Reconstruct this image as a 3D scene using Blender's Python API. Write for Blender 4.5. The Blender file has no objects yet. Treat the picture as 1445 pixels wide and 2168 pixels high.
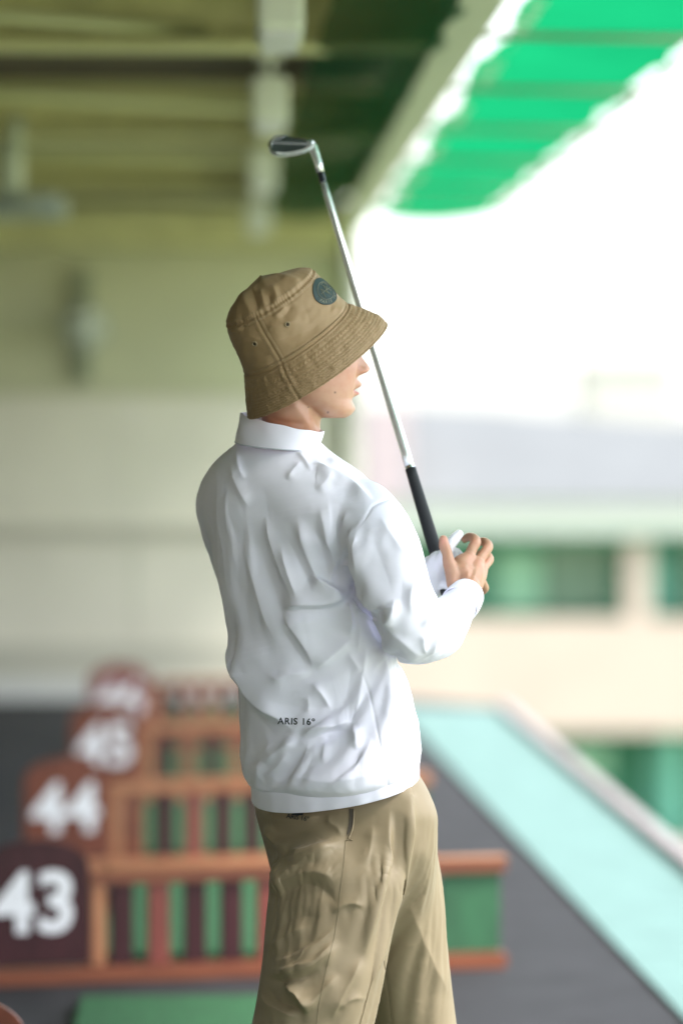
import bpy, bmesh, math, random
import numpy as np
from mathutils import Vector, Matrix, Euler
from mathutils.bvhtree import BVHTree
random.seed(4); rng = np.random.default_rng(4)
sc = bpy.context.scene
COL = sc.collection

# ------------------------------------------------------------------ camera
PW, PH = 1445.0, 2168.0
FPX = 8130.0                       # 135 mm on a 36 mm tall frame
DP = 6.6                           # distance of the golfer
cam_d = bpy.data.cameras.new('camera'); cam = bpy.data.objects.new('camera', cam_d); COL.objects.link(cam)
cam_d.sensor_width = 36.0; cam_d.lens = 135.0; cam_d.sensor_fit = 'AUTO'
cam_d.clip_start = 0.05; cam_d.clip_end = 2000
cam.location = (0, 0, 1.5)
cam.rotation_euler = Euler((math.radians(90 - 1.297), 0, math.radians(-1.564)))
cam_d.dof.use_dof = True; cam_d.dof.focus_distance = 6.52; cam_d.dof.aperture_fstop = 1.8
cam_d.dof.aperture_blades = 0
sc.camera = cam
CM = np.array(cam.rotation_euler.to_matrix())
CL = np.array(cam.location)

# ------------------------------------------------------------------ world, sun, exposure
wd = bpy.data.worlds.new('World'); sc.world = wd; wd.use_nodes = True
nt = wd.node_tree; nt.nodes.clear()
sky = nt.nodes.new('ShaderNodeTexSky'); sky.sky_type = 'NISHITA'; sky.sun_disc = False
SUN_EL, SUN_AZ = 56.0, 118.0        # azimuth clockwise from +Y
sky.sun_elevation = math.radians(SUN_EL); sky.sun_rotation = math.radians(SUN_AZ)
sky.air_density = 1.0; sky.dust_density = 1.5; sky.ozone_density = 1.0
hs = nt.nodes.new('ShaderNodeHueSaturation'); hs.inputs['Saturation'].default_value = 0.42; hs.inputs['Value'].default_value = 1.0
bg = nt.nodes.new('ShaderNodeBackground'); bg.inputs['Strength'].default_value = 0.15
wo = nt.nodes.new('ShaderNodeOutputWorld')
nt.links.new(sky.outputs[0], hs.inputs['Color']); nt.links.new(hs.outputs[0], bg.inputs['Color']); nt.links.new(bg.outputs[0], wo.inputs['Surface'])
sun_d = bpy.data.lights.new('sun', 'SUN'); sun = bpy.data.objects.new('sun', sun_d); COL.objects.link(sun)
sun_d.energy = 1.5; sun_d.angle = math.radians(14); sun_d.color = (1.0, 0.96, 0.9)
az, el = math.radians(SUN_AZ), math.radians(SUN_EL)
sdir = Vector((math.sin(az)*math.cos(el), math.cos(az)*math.cos(el), math.sin(el)))
sun.rotation_euler = sdir.to_track_quat('Z', 'Y').to_euler()
sc.view_settings.view_transform = 'Standard'; sc.view_settings.look = 'None'
sc.view_settings.exposure = 2.08; sc.view_settings.gamma = 1.0; sc.view_settings.use_curve_mapping = False
sc.render.engine = 'CYCLES'
sc.cycles.use_denoising = True; sc.cycles.max_bounces = 8; sc.cycles.diffuse_bounces = 5
sc.cycles.transparent_max_bounces = 12; sc.cycles.sample_clamp_indirect = 8

# ------------------------------------------------------------------ pixel <-> world
def P(px, py, d):
    px = np.asarray(px, float); py = np.asarray(py, float); d = np.asarray(d, float)
    v = np.stack(np.broadcast_arrays((px-PW/2)/FPX*d, -(py-PH/2)/FPX*d, -d), -1)
    return v @ CM.T + CL
def Q(px, py, w): return P(px, py, DP + np.asarray(w, float))
def proj(v):
    c = (v - CL) @ CM
    d = -c[:, 2]
    return c[:, 0]/d*FPX + PW/2, -c[:, 1]/d*FPX + PH/2, d
def G(px, py, z=0.0):
    a = P(px, py, 1.0) - CL
    return CL + a*((z-CL[2])/a[2])
S = FPX/DP

# ------------------------------------------------------------------ materials
def mat(name, col, rough=0.6, metal=0.0, spec=0.5, noise=0.0, nscale=20.0, bump=0.0, bscale=60.0, col2=None, stretch=None, sheen=0.0, sss=0.0):
    m = bpy.data.materials.new(name); m.use_nodes = True
    n = m.node_tree; b = n.nodes['Principled BSDF']
    b.inputs['Base Color'].default_value = (*col, 1); b.inputs['Roughness'].default_value = rough
    b.inputs['Metallic'].default_value = metal
    b.inputs['Specular IOR Level'].default_value = spec
    if sheen: b.inputs['Sheen Weight'].default_value = sheen
    if sss:
        b.inputs['Subsurface Weight'].default_value = sss
        b.inputs['Subsurface Radius'].default_value = (0.012, 0.004, 0.002); b.inputs['Subsurface Scale'].default_value = 1.0
    tc = n.nodes.new('ShaderNodeTexCoord'); mp = n.nodes.new('ShaderNodeMapping')
    n.links.new(tc.outputs['Object'], mp.inputs[0])
    if stretch: mp.inputs['Scale'].default_value = stretch
    if noise > 0 or col2:
        t = n.nodes.new('ShaderNodeTexNoise'); t.inputs['Scale'].default_value = nscale; t.inputs['Detail'].default_value = 6
        n.links.new(mp.outputs[0], t.inputs[0])
        r = n.nodes.new('ShaderNodeValToRGB')
        c2 = col2 if col2 else tuple(max(0, c*(1-noise)) for c in col)
        r.color_ramp.elements[0].color = (*c2, 1); r.color_ramp.elements[1].color = (*[min(1, c*(1+noise*0.5)) for c in col], 1)
        r.color_ramp.elements[0].position = 0.3; r.color_ramp.elements[1].position = 0.68
        n.links.new(t.outputs[0], r.inputs[0]); n.links.new(r.outputs[0], b.inputs['Base Color'])
    if bump > 0:
        t = n.nodes.new('ShaderNodeTexNoise'); t.inputs['Scale'].default_value = bscale; t.inputs['Detail'].default_value = 4
        n.links.new(mp.outputs[0], t.inputs[0])
        bm = n.nodes.new('ShaderNodeBump'); bm.inputs['Strength'].default_value = bump; bm.inputs['Distance'].default_value = 0.005
        n.links.new(t.outputs[0], bm.inputs['Height']); n.links.new(bm.outputs[0], b.inputs['Normal'])
    return m
M = {}
M['floor'] = mat('rubber_floor', (0.041, 0.041, 0.045), 0.85, spec=0.2, noise=0.25, nscale=5, bump=0.3, bscale=120)
M['mat_green'] = mat('tee_mat_green', (0.022, 0.108, 0.038), 0.9, noise=0.3, nscale=40, bump=0.6, bscale=300)
M['mat_base'] = mat('mat_rubber', (0.03, 0.03, 0.032), 0.8)
M['teal'] = mat('teal_turf', (0.155, 0.265, 0.250), 0.9, noise=0.12, nscale=6, bump=0.4, bscale=200)
M['curb'] = mat('curb_pink', (0.36, 0.32, 0.325), 0.8, noise=0.25, nscale=14)
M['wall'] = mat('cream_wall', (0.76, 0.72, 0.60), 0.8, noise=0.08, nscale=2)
M['wall_up'] = mat('wall_olive_lit', (0.56, 0.56, 0.38), 0.8, noise=0.08, nscale=2)  # upper part of the cream wall, its olive light put into the colour
M['wall_trim'] = mat('grey_trim', (0.54, 0.52, 0.43), 0.7)
M['skirt'] = mat('pale_skirting', (0.68, 0.68, 0.64), 0.7)
M['pillar'] = mat('pillar_cream', (0.70, 0.69, 0.60), 0.7)
M['beam'] = mat('beam_bounce_tint', (0.66, 0.64, 0.31), 0.55, noise=0.15, nscale=6)  # olive tint is green bounce light from outside, put into the beam colour
M['beam_pale'] = mat('pale_beam', (0.50, 0.56, 0.40), 0.5, noise=0.1, nscale=6)
M['deck'] = mat('brown_deck', (0.11, 0.085, 0.05), 0.8, noise=0.35, nscale=3)
M['brace'] = mat('brace_paint', (0.42, 0.43, 0.22), 0.5)
M['lamp'] = mat('lamp_housing', (0.82, 0.86, 0.76), 0.4)
M['fan'] = mat('fan_paint', (0.50, 0.56, 0.40), 0.4)
M['fan_grey'] = mat('fan_grey', (0.42, 0.48, 0.44), 0.4)
M['dark_metal'] = mat('dark_metal', (0.26, 0.29, 0.20), 0.5)
M['wood'] = mat('orange_wood', (0.23, 0.068, 0.028), 0.36, col2=(0.14, 0.036, 0.018), nscale=4, stretch=(1.2, 14, 14))
M['wood_pale'] = mat('pale_wood', (0.43, 0.19, 0.09), 0.45, col2=(0.33, 0.12, 0.05), nscale=4, stretch=(1.2, 14, 14))
M['red'] = mat('red_wood', (0.20, 0.040, 0.028), 0.45, noise=0.35, nscale=9, stretch=(8, 8, 1))
M['maroon'] = mat('maroon_wood', (0.048, 0.011, 0.014), 0.5, spec=0.3, noise=0.4, nscale=7, stretch=(6, 6, 1))
M['board_red'] = mat('red_board', (0.17, 0.050, 0.028), 0.5, spec=0.3, noise=0.3, nscale=6, stretch=(5, 5, 1))
M['white'] = mat('white_paint', (0.80, 0.80, 0.83), 0.5)
M['panel_green'] = mat('green_panel', (0.022, 0.105, 0.042), 0.6, noise=0.3, nscale=12)
M['range_ground'] = mat('range_turf', (0.30, 0.33, 0.17), 0.9, noise=0.3, nscale=0.5)
M['b_cream'] = mat('building_cream', (0.42, 0.345, 0.295), 0.8, noise=0.06, nscale=1)
M['b_pale'] = mat('building_pale', (0.40, 0.43, 0.39), 0.8)
M['b_roof'] = mat('building_roof', (0.150, 0.158, 0.158), 0.7, noise=0.1, nscale=1)
M['b_pink'] = mat('building_pink', (0.36, 0.30, 0.32), 0.8)
M['b_green'] = mat('building_green', (0.02, 0.16, 0.085), 0.6)
M['b_greenp'] = mat('building_pane_pale', (0.20, 0.42, 0.27), 0.3)
M['b_greeng'] = mat('building_pane_grey', (0.11, 0.20, 0.13), 0.3)
M['b_teal'] = mat('building_pane_teal', (0.10, 0.34, 0.25), 0.3)
M['b_far'] = mat('far_block', (0.42, 0.40, 0.38), 0.8)
M['rail_white'] = mat('white_pipe', (0.78, 0.78, 0.78), 0.35)
M['steel'] = mat('clip_steel', (0.8, 0.8, 0.8), 0.2, metal=1.0)
# translucent awning cloth
def sheet_mat(name, col, trans=0.6, clear=0.0):
    m = bpy.data.materials.new(name); m.use_nodes = True; n = m.node_tree; n.nodes.clear()
    o = n.nodes.new('ShaderNodeOutputMaterial'); d = n.nodes.new('ShaderNodeBsdfDiffuse'); t = n.nodes.new('ShaderNodeBsdfTranslucent')
    tc = n.nodes.new('ShaderNodeTexCoord'); ns = n.nodes.new('ShaderNodeTexNoise'); ns.inputs['Scale'].default_value = 4
    r = n.nodes.new('ShaderNodeValToRGB'); r.color_ramp.elements[0].color = (*[c*0.85 for c in col], 1); r.color_ramp.elements[1].color = (*[min(1, c*1.1) for c in col], 1)
    n.links.new(tc.outputs['Object'], ns.inputs[0]); n.links.new(ns.outputs[0], r.inputs[0])
    n.links.new(r.outputs[0], d.inputs[0]); n.links.new(r.outputs[0], t.inputs[0])
    x = n.nodes.new('ShaderNodeMixShader'); x.inputs[0].default_value = trans
    n.links.new(d.outputs[0], x.inputs[1]); n.links.new(t.outputs[0], x.inputs[2])
    last = x
    if clear > 0:
        tr = n.nodes.new('ShaderNodeBsdfTransparent'); y = n.nodes.new('ShaderNodeMixShader'); y.inputs[0].default_value = clear
        n.links.new(x.outputs[0], y.inputs[1]); n.links.new(tr.outputs[0], y.inputs[2]); last = y
    n.links.new(last.outputs[0], o.inputs[0]); return m
M['awning'] = sheet_mat('awning_green', (0.005, 0.215, 0.08), 0.75)
M['net'] = sheet_mat('dark_green_net', (0.008, 0.11, 0.05), 0.4, 0.38)

# ------------------------------------------------------------------ object helpers
def link(name, me, material=None, parent=None):
    o = bpy.data.objects.new(name, me); COL.objects.link(o)
    if material is not None:
        for k in (material if isinstance(material, (list, tuple)) else [material]): me.materials.append(k)
    if parent: o.parent = parent
    return o
def tag(o, label=None, cat=None, group=None, kind=None):
    if label: o['label'] = label
    if cat: o['category'] = cat
    if group: o['group'] = group
    if kind: o['kind'] = kind
    return o
def empty(name, loc=(0, 0, 0), rz=0.0, parent=None):
    o = bpy.data.objects.new(name, None); COL.objects.link(o); o.location = loc; o.rotation_euler = (0, 0, rz)
    if parent: o.parent = parent
    return o
def box_mesh(name, lo, hi, bev=0.0):
    bm = bmesh.new(); bmesh.ops.create_cube(bm, size=1.0)
    lo, hi = Vector(lo), Vector(hi)
    for v in bm.verts: v.co = Vector([lo[i] + (v.co[i]+0.5)*(hi[i]-lo[i]) for i in range(3)])
    if bev > 0: bmesh.ops.bevel(bm, geom=bm.edges[:], offset=bev, segments=2, affect='EDGES')
    me = bpy.data.meshes.new(name); bm.to_mesh(me); bm.free(); return me
def box(name, lo, hi, m, parent=None, bev=0.0): return link(name, box_mesh(name, lo, hi, bev), m, parent)
def mesh_np(name, v, f, smooth=True):
    me = bpy.data.meshes.new(name); me.from_pydata([tuple(x) for x in v], [], [tuple(int(i) for i in q) for q in f]); me.update()
    if smooth: me.shade_smooth()
    return me
def tube_np(pts, rad, n=12, caps=True, squash=None):
    """tube along world points; rad scalar or list. returns verts, faces"""
    pts = np.asarray(pts, float); k = len(pts); rad = np.broadcast_to(np.asarray(rad, float), (k,))
    T = np.gradient(pts, axis=0); T /= np.linalg.norm(T, axis=1)[:, None]
    u = np.cross(T[0], [0.3, 0.2, 1.0]); u /= np.linalg.norm(u)
    V = []; a = np.linspace(0, 2*np.pi, n, endpoint=False)
    for i in range(k):
        u = u - T[i]*np.dot(u, T[i]); u /= np.linalg.norm(u); w = np.cross(T[i], u)
        V.append(pts[i] + rad[i]*(np.cos(a)[:, None]*u + np.sin(a)[:, None]*w))
    V = np.concatenate(V); F = []
    for i in range(k-1):
        for j in range(n):
            b = (j+1) % n; F.append((i*n+j, i*n+b, (i+1)*n+b, (i+1)*n+j))
    if caps: F.append(tuple(range(n-1, -1, -1))); F.append(tuple((k-1)*n+j for j in range(n)))
    return V, F
def tube(name, pts, rad, m, parent=None, n=12, smooth=True):
    v, f = tube_np(pts, rad, n); return link(name, mesh_np(name, v, f, smooth), m, parent)
def merge(parts):
    V, F, o = [], [], 0
    for v, f in parts:
        V.append(np.asarray(v)); F += [tuple(i+o for i in q) for q in f]; o += len(v)
    return np.concatenate(V), F
def loft(rings, closed_ends=True):
    k = len(rings); n = len(rings[0]); V = np.concatenate(rings); F = []
    for i in range(k-1):
        for j in range(n):
            b = (j+1) % n; F.append((i*n+j, i*n+b, (i+1)*n+b, (i+1)*n+j))
    if closed_ends:
        F.append(tuple(range(n-1, -1, -1))); F.append(tuple((k-1)*n+j for j in range(n)))
    return V, F
def chain(pts, per=6, n=16):
    """smooth tapered capsule from (px,py,w,r_px) joints, with round ends. r in photo px at the golfer"""
    p = np.array(pts, float)
    W = Q(p[:, 0], p[:, 1], p[:, 2]); R = p[:, 3]/S
    t = np.arange(len(p)); tt = np.linspace(0, len(p)-1, (len(p)-1)*per+1)
    def cr(a):
        a = np.asarray(a); out = []
        for x in tt:
            i = min(int(x), len(a)-2); u = x-i
            p0 = a[max(i-1, 0)]; p1 = a[i]; p2 = a[i+1]; p3 = a[min(i+2, len(a)-1)]
            out.append(0.5*((2*p1)+(-p0+p2)*u+(2*p0-5*p1+4*p2-p3)*u*u+(-p0+3*p1-3*p2+p3)*u**3))
        return np.array(out)
    C = cr(W); r = cr(R)
    d0 = C[0]-C[1]; d0 /= np.linalg.norm(d0); d1 = C[-1]-C[-2]; d1 /= np.linalg.norm(d1)
    ang = np.array([80, 60, 35, 15])*np.pi/180
    pre = [C[0]+d0*r[0]*math.sin(a) for a in ang]; prr = [r[0]*math.cos(a) for a in ang]
    post = [C[-1]+d1*r[-1]*math.sin(a) for a in ang[::-1]]; por = [r[-1]*math.cos(a) for a in ang[::-1]]
    return tube_np(np.vstack([pre, C, post]), np.concatenate([prr, r, por]), n)
def remesh(V, F, voxel, smooth=4, factor=0.5):
    me = bpy.data.meshes.new('tmp'); me.from_pydata([tuple(x) for x in V], [], F); me.update()
    bm = bmesh.new(); bm.from_mesh(me); bmesh.ops.recalc_face_normals(bm, faces=bm.faces[:]); bm.to_mesh(me); bm.free()
    o = bpy.data.objects.new('tmp', me); COL.objects.link(o)
    r = o.modifiers.new('r', 'REMESH'); r.mode = 'VOXEL'; r.voxel_size = voxel
    if smooth: s = o.modifiers.new('s', 'SMOOTH'); s.factor = factor; s.iterations = smooth
    dg = bpy.context.evaluated_depsgraph_get(); dg.update()
    out = bpy.data.meshes.new_from_object(o.evaluated_get(dg)); bpy.data.objects.remove(o); bpy.data.meshes.remove(me)
    return out
def get_v(me):
    a = np.empty(len(me.vertices)*3); me.vertices.foreach_get('co', a); return a.reshape(-1, 3)
def get_n(me):
    a = np.empty(len(me.vertices)*3); me.vertices.foreach_get('normal', a); return a.reshape(-1, 3)
def set_v(me, v): me.vertices.foreach_set('co', np.ascontiguousarray(v).ravel()); me.update()
def lap(me, v, it=1, f=0.5, mask=None):
    e = np.empty(len(me.edges)*2, int); me.edges.foreach_get('vertices', e); e = e.reshape(-1, 2)
    cnt = np.bincount(e.ravel(), minlength=len(v))[:, None]
    for _ in range(it):
        s = np.zeros_like(v)
        for k in range(3):
            s[:, k] = np.bincount(e[:, 0], v[e[:, 1], k], len(v)) + np.bincount(e[:, 1], v[e[:, 0], k], len(v))
        d = (s/np.maximum(cnt, 1) - v)*f
        v = v + (d if mask is None else d*mask[:, None])
    return v
def snoise(x, y, seed=0, octs=3):
    """smooth warped sine noise, numpy"""
    r = np.random.default_rng(seed); out = np.zeros_like(x); amp = 1.0; fr = 1.0
    for o in range(octs):
        for k in range(4):
            a = r.uniform(0, 2*np.pi); ph = r.uniform(0, 2*np.pi); q = r.uniform(0.7, 1.4)*fr
            out += amp*np.sin(q*(x*np.cos(a)+y*np.sin(a)) + ph + 0.9*np.sin(0.6*q*(x*np.sin(a)-y*np.cos(a))+ph*2))/4
        amp *= 0.5; fr *= 2.1
    return out
def smoothstep(a, b, x): t = np.clip((x-a)/(b-a), 0, 1); return t*t*(3-2*t)
def crease(px, py, pts, wl, wr, taper=True, straight=False, pw=1.5):
    """profile of a fold running along pts; wl / wr = widths left / right of travel. returns 0..1"""
    p = np.array(pts, float)
    if len(p) > 2 and not straight:      # catmull rom resample
        tt = np.linspace(0, len(p)-1, (len(p)-1)*5+1); q = []
        for x in tt:
            i = min(int(x), len(p)-2); u = x-i
            p0 = p[max(i-1, 0)]; p1 = p[i]; p2 = p[i+1]; p3 = p[min(i+2, len(p)-1)]
            q.append(0.5*((2*p1)+(-p0+p2)*u+(2*p0-5*p1+4*p2-p3)*u*u+(-p0+3*p1-3*p2+p3)*u**3))
        p = np.array(q)
    mx = 3.2*max(wl, wr)
    sel = np.where((px > p[:, 0].min()-mx) & (px < p[:, 0].max()+mx) & (py > p[:, 1].min()-mx) & (py < p[:, 1].max()+mx))[0]
    out = np.zeros(len(px))
    if len(sel) == 0: return out
    x, y = px[sel], py[sel]
    L = np.concatenate([[0], np.cumsum(np.hypot(*np.diff(p, axis=0).T))])
    best = np.full(len(sel), 1e9); sd = np.zeros(len(sel)); tp = np.zeros(len(sel))
    for i in range(len(p)-1):
        a, b = p[i], p[i+1]; d = b-a; l2 = d@d
        u = np.clip(((x-a[0])*d[0]+(y-a[1])*d[1])/l2, 0, 1)
        dx = x-a[0]-u*d[0]; dy = y-a[1]-u*d[1]; dist = np.hypot(dx, dy)
        k = dist < best; best[k] = dist[k]
        s = np.sign(d[0]*dy - d[1]*dx)           # image y runs down: + = right of travel
        sd[k] = s[k]; tp[k] = (L[i]+u[k]*math.sqrt(l2))/L[-1]
    w = np.where(sd > 0, wr, wl)
    f = np.exp(-(best/w)**pw)
    if taper is True: f *= smoothstep(0, 0.3, tp)*smoothstep(1, 0.7, tp)
    elif taper == 'out': f *= 1-tp**2
    elif taper == 'in': f *= 1-(1-tp)**2
    out[sel] = f
    return out

def drape(me, pin, frames=14, grow=-0.05, bend=0.6, tension=12, goal=0.6, gravity=1.0, mass=0.25, quality=4, collider=None):
    """let the cloth settle: a short cloth simulation with slack, held softly to its modelled shape"""
    o = bpy.data.objects.new('tmp', me); COL.objects.link(o)
    vg = o.vertex_groups.new(name='pin'); q = np.round(pin*20)/20
    for w in np.unique(q):
        if w > 0: vg.add([int(i) for i in np.where(q == w)[0]], float(w), 'REPLACE')
    md = o.modifiers.new('c', 'CLOTH'); cs = md.settings
    cs.quality = quality; cs.mass = mass; cs.bending_stiffness = bend; cs.tension_stiffness = tension; cs.compression_stiffness = tension; cs.shear_stiffness = 5
    cs.vertex_group_mass = 'pin'; cs.pin_stiffness = goal; cs.shrink_min = grow; cs.air_damping = 4
    cs.effector_weights.gravity = gravity; cs.tension_damping = 15; cs.bending_damping = 1
    co = None
    if collider is not None:
        co = bpy.data.objects.new('col', collider); COL.objects.link(co); co.modifiers.new('c', 'COLLISION')
        co.collision.thickness_outer = 0.002; co.collision.thickness_inner = 0.02; co.collision.cloth_friction = 12
        md.collision_settings.distance_min = 0.002; md.collision_settings.collision_quality = 2
    md.collision_settings.use_collision = co is not None; md.collision_settings.use_self_collision = False
    md.point_cache.frame_start = 1; md.point_cache.frame_end = frames+1
    for f in range(1, frames+1): sc.frame_set(f)
    dg = bpy.context.evaluated_depsgraph_get()
    ev = o.evaluated_get(dg); v = get_v(ev.to_mesh()).copy(); ev.to_mesh_clear()
    bpy.data.objects.remove(o)
    if co is not None: bpy.data.objects.remove(co)
    sc.frame_set(1); return v
def subdivide(me, lv=2):
    o = bpy.data.objects.new('tmp', me); COL.objects.link(o); m_ = o.modifiers.new('s', 'SUBSURF'); m_.levels = lv
    dg = bpy.context.evaluated_depsgraph_get(); dg.update()
    out = bpy.data.meshes.new_from_object(o.evaluated_get(dg)); bpy.data.objects.remove(o); return out
# ================================================================== SETTING
def quad_sheet(name, pts, m, kind='structure', sub=1):
    me = bpy.data.meshes.new(name); me.from_pydata([tuple(p) for p in pts], [], [tuple(range(len(pts)))]); me.update()
    o = link(name, me, m); tag(o, kind=kind); return o
# range ground, well below the tee deck, reaching the horizon
quad_sheet('range_ground', [(-900, -900, -5.4), (900, -900, -5.4), (900, 1500, -5.4), (-900, 1500, -5.4)], M['range_ground'])
# tee deck: floor slab with real thickness
def strip_x(y, side):
    if side == 'l': return 1.124 + (0.90-1.124)/(17.9-9.7)*(y-9.7)
    if side == 'r': return 1.483 + (1.377-1.483)/(19.1-12.76)*(y-12.76)
YE = 20.35
def slab(name, poly, z0, z1, m):
    n = len(poly); v = [(x, y, z0) for x, y in poly] + [(x, y, z1) for x, y in poly]
    f = [tuple(range(n-1, -1, -1)), tuple(range(n, 2*n))] + [(i, (i+1) % n, n+(i+1) % n, n+i) for i in range(n)]
    me = bpy.data.meshes.new(name); me.from_pydata(v, [], f); me.update(); return link(name, me, m)
tag(slab('tee_floor', [(-5.2, -7), (strip_x(-7, 'r')+0.1, -7), (strip_x(YE, 'r')+0.1, YE), (0.6, 21.4), (-5.2, 21.4)], -0.35, 0.0, M['floor']), kind='structure')
tag(slab('turf_strip', [(strip_x(-7, 'l'), -7), (strip_x(-7, 'r'), -7), (strip_x(YE-0.3, 'r'), YE-0.3), (0.83, YE-0.1)], 0.0, 0.012, M['teal']), kind='structure')
def pieces_edge():
    # pale curb stones along the outer edge of the deck
    edge = empty('edge_curb', (0, 0, 0)); tag(edge, kind='structure')
    y = -6.9; k = 0
    while y < YE-0.4:
        y2 = y+0.58
        x0, x1 = strip_x(y, 'r')+0.004, strip_x(y2, 'r')+0.004
        v = [(x0, y, 0.0), (x0+0.06, y, 0.0), (x1+0.06, y2, 0.0), (x1, y2, 0.0)]; v += [(a, b, 0.05) for a, b, c in v]
        f = [(3, 2, 1, 0), (4, 5, 6, 7), (0, 1, 5, 4), (1, 2, 6, 5), (2, 3, 7, 6), (3, 0, 4, 7)]
        me = bpy.data.meshes.new('curb_stone'); me.from_pydata(v, [], f); me.update()
        link('curb_stone', me, M['curb'], edge); y += 0.6; k += 1
pieces_edge()
# end wall
WY = 21.0
ww = empty('end_wall', (0, WY, 0)); tag(ww, 'cream end wall of the driving range building behind the bays', 'wall')
def wbox(name, x0, x1, z0, z1, m, t=0.0): return box(name, (x0, -t, z0), (x1, 0.2, z1), m, ww)
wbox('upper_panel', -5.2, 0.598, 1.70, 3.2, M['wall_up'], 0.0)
for i in range(5):
    x0 = -5.2+i*1.1596
    wbox('wall_panel', x0+0.004, x0+1.1556, 0.95, 1.66, M['wall'])
    wbox('wall_panel', x0+0.004, x0+1.1556, 0.30, 0.89, M['wall'])
wbox('ledge', -5.2, 0.598, 0.892, 0.948, M['wall_trim'], 0.04)
wbox('ledge', -5.2, 0.598, 1.662, 1.698, M['wall_up'], 0.03)
wbox('base_board', -5.2, 0.598, 0.12, 0.298, M['wall_trim'], 0.015)
wbox('skirting', -5.2, 0.598, 0.0, 0.118, M['skirt'], 0.05)
pil = box('corner_pillar', (0.600, WY-0.12, 0.0), (0.668, WY+0.2, 2.72), M['pillar'], None, 0.006)
tag(pil, 'cream corner pillar at the open end of the end wall', 'pillar')
# side wall at the back of the bays (left, out of frame)
sw = box('side_wall', (-5.4, -5.0, 0), (-5.202, 21.2, 3.4), M['wall']); tag(sw, 'long cream side wall behind the driving bays', 'wall')

# roof: deck plates + beams + edge beam
roof = empty('bay_roof', (0, 0, 0)); tag(roof, 'steel roof over the driving bays with deep cross beams', 'roof')
for i in range(17):
    y = -5.4+i*1.6
    box('roof_plate', (-5.3, y+0.005, 3.02+0.012*(i % 2)), (0.70, y+1.595, 3.06+0.012*(i % 2)), M['deck'], roof)
def ibeam_mesh(x0, x1, y0, z0, h=0.30, w=0.16, t=0.02):
    parts = []
    for lo, hi in (((x0, y0-w/2, z0), (x1, y0+w/2, z0+t)), ((x0, y0-w/2, z0+h-t), (x1, y0+w/2, z0+h)), ((x0, y0-0.012, z0+t), (x1, y0+0.012, z0+h-t))):
        l, h_ = lo, hi
        v = [(a, b, c) for c in (l[2], h_[2]) for a, b in ((l[0], l[1]), (h_[0], l[1]), (h_[0], h_[1]), (l[0], h_[1]))]
        parts.append((np.array(v, float), [(3, 2, 1, 0), (4, 5, 6, 7), (0, 1, 5, 4), (1, 2, 6, 5), (2, 3, 7, 6), (3, 0, 4, 7)]))
    V, F = merge(parts); return mesh_np('beam', V, F, False)
for k in range(7):
    y = -3.1+k*3.6
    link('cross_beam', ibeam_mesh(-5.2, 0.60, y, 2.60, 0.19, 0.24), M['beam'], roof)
for k in range(6):      # lighter purlins between
    y = 2.3+k*3.6
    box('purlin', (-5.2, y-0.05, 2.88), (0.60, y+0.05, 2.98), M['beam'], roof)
for k in range(5):
    y = 6.0+k*2.7
    tube('brace', [(-1.9, y+1.2, 2.64), (0.3, y+2.9, 2.66)], 0.018, M['brace'], roof, 8)
    tube('brace', [(-3.9, y+3.0, 2.64), (-1.0, y+1.0, 2.62)], 0.018, M['brace'], roof, 8)
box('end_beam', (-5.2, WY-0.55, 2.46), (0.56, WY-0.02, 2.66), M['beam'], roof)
box('edge_beam', (0.62, -5, 2.60), (0.685, YE+0.6, 2.95), M['beam_pale'], roof)
box('edge_flange', (0.57, -5, 2.585), (0.690, YE+0.6, 2.598), M['beam_pale'], roof)
# dark green net furled flat under the roof edge
nv, nf = [], []
NX, NY = 14, 120
for j in range(NY+1):
    for i in range(NX+1):
        y = 1+j*(19.0/NY); x = 0.27+i*(0.38/NX)
        nv.append((x-0.012*(y-8), y, 2.60 - 0.035*math.sin(math.pi*i/NX)*(1+0.5*math.sin(y*3.1)) - 0.01*math.sin(y*7)))
for j in range(NY):
    for i in range(NX): a = j*(NX+1)+i; nf.append((a, a+1, a+NX+2, a+NX+1))
net = link('overhead_net', mesh_np('overhead_net', nv, nf), M['net']); tag(net, 'dark green net slung flat under the roof beside its outer beam', 'net')

# awning: green cloth on tube frame outside the roof edge
aw = empty('awning', (0, 0, 0)); tag(aw, 'bright green translucent awning running along the open roof edge', 'awning')
XA, XB, YA, YB = 0.775, 1.335, 1.0, 20.9
av, af = [], []; NX, NY = 16, 320
bars = [YB - 1.6 - 1.7*k for k in range(12)]
for j in range(NY+1):
    for i in range(NX+1):
        u = i/NX; y = YA+(YB-YA)*j/NY
        db = min(abs(y-b) for b in bars); sag = 0.045*(1-math.exp(-(db/0.5)**2))
        ew = 0.014*math.sin(y*5.3)*(u*2-1) + 0.020*(1-u)**3*(math.sin(y*2.4)+0.5*math.sin(y*5.7+1))
        av.append((XA+(XB-XA)*u+ew, y + (0.05*math.sin(u*9) if j == NY else 0), 2.655 - sag*math.sin(math.pi*(0.1+0.8*u)) - 0.015*u + 0.006*math.sin(y*11+u*4)))
for j in range(NY):
    for i in range(NX): a = j*(NX+1)+i; af.append((a, a+1, a+NX+2, a+NX+1))
link('canopy', mesh_np('canopy', av, af), M['awning'], aw)
for b in bars: tube('frame_bar', [(0.69, b, 2.595), (1.40, b, 2.585)], 0.011, M['dark_metal'], aw, 8)
tube('outer_rail', [(1.405, YA, 2.65), (1.405, YB, 2.65)], 0.017, M['rail_white'], aw, 10)
tube('inner_rail', [(0.700, YA, 2.65), (0.700, YB, 2.65)], 0.010, M['rail_white'], aw, 10)
y = YA; tie = None
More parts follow.
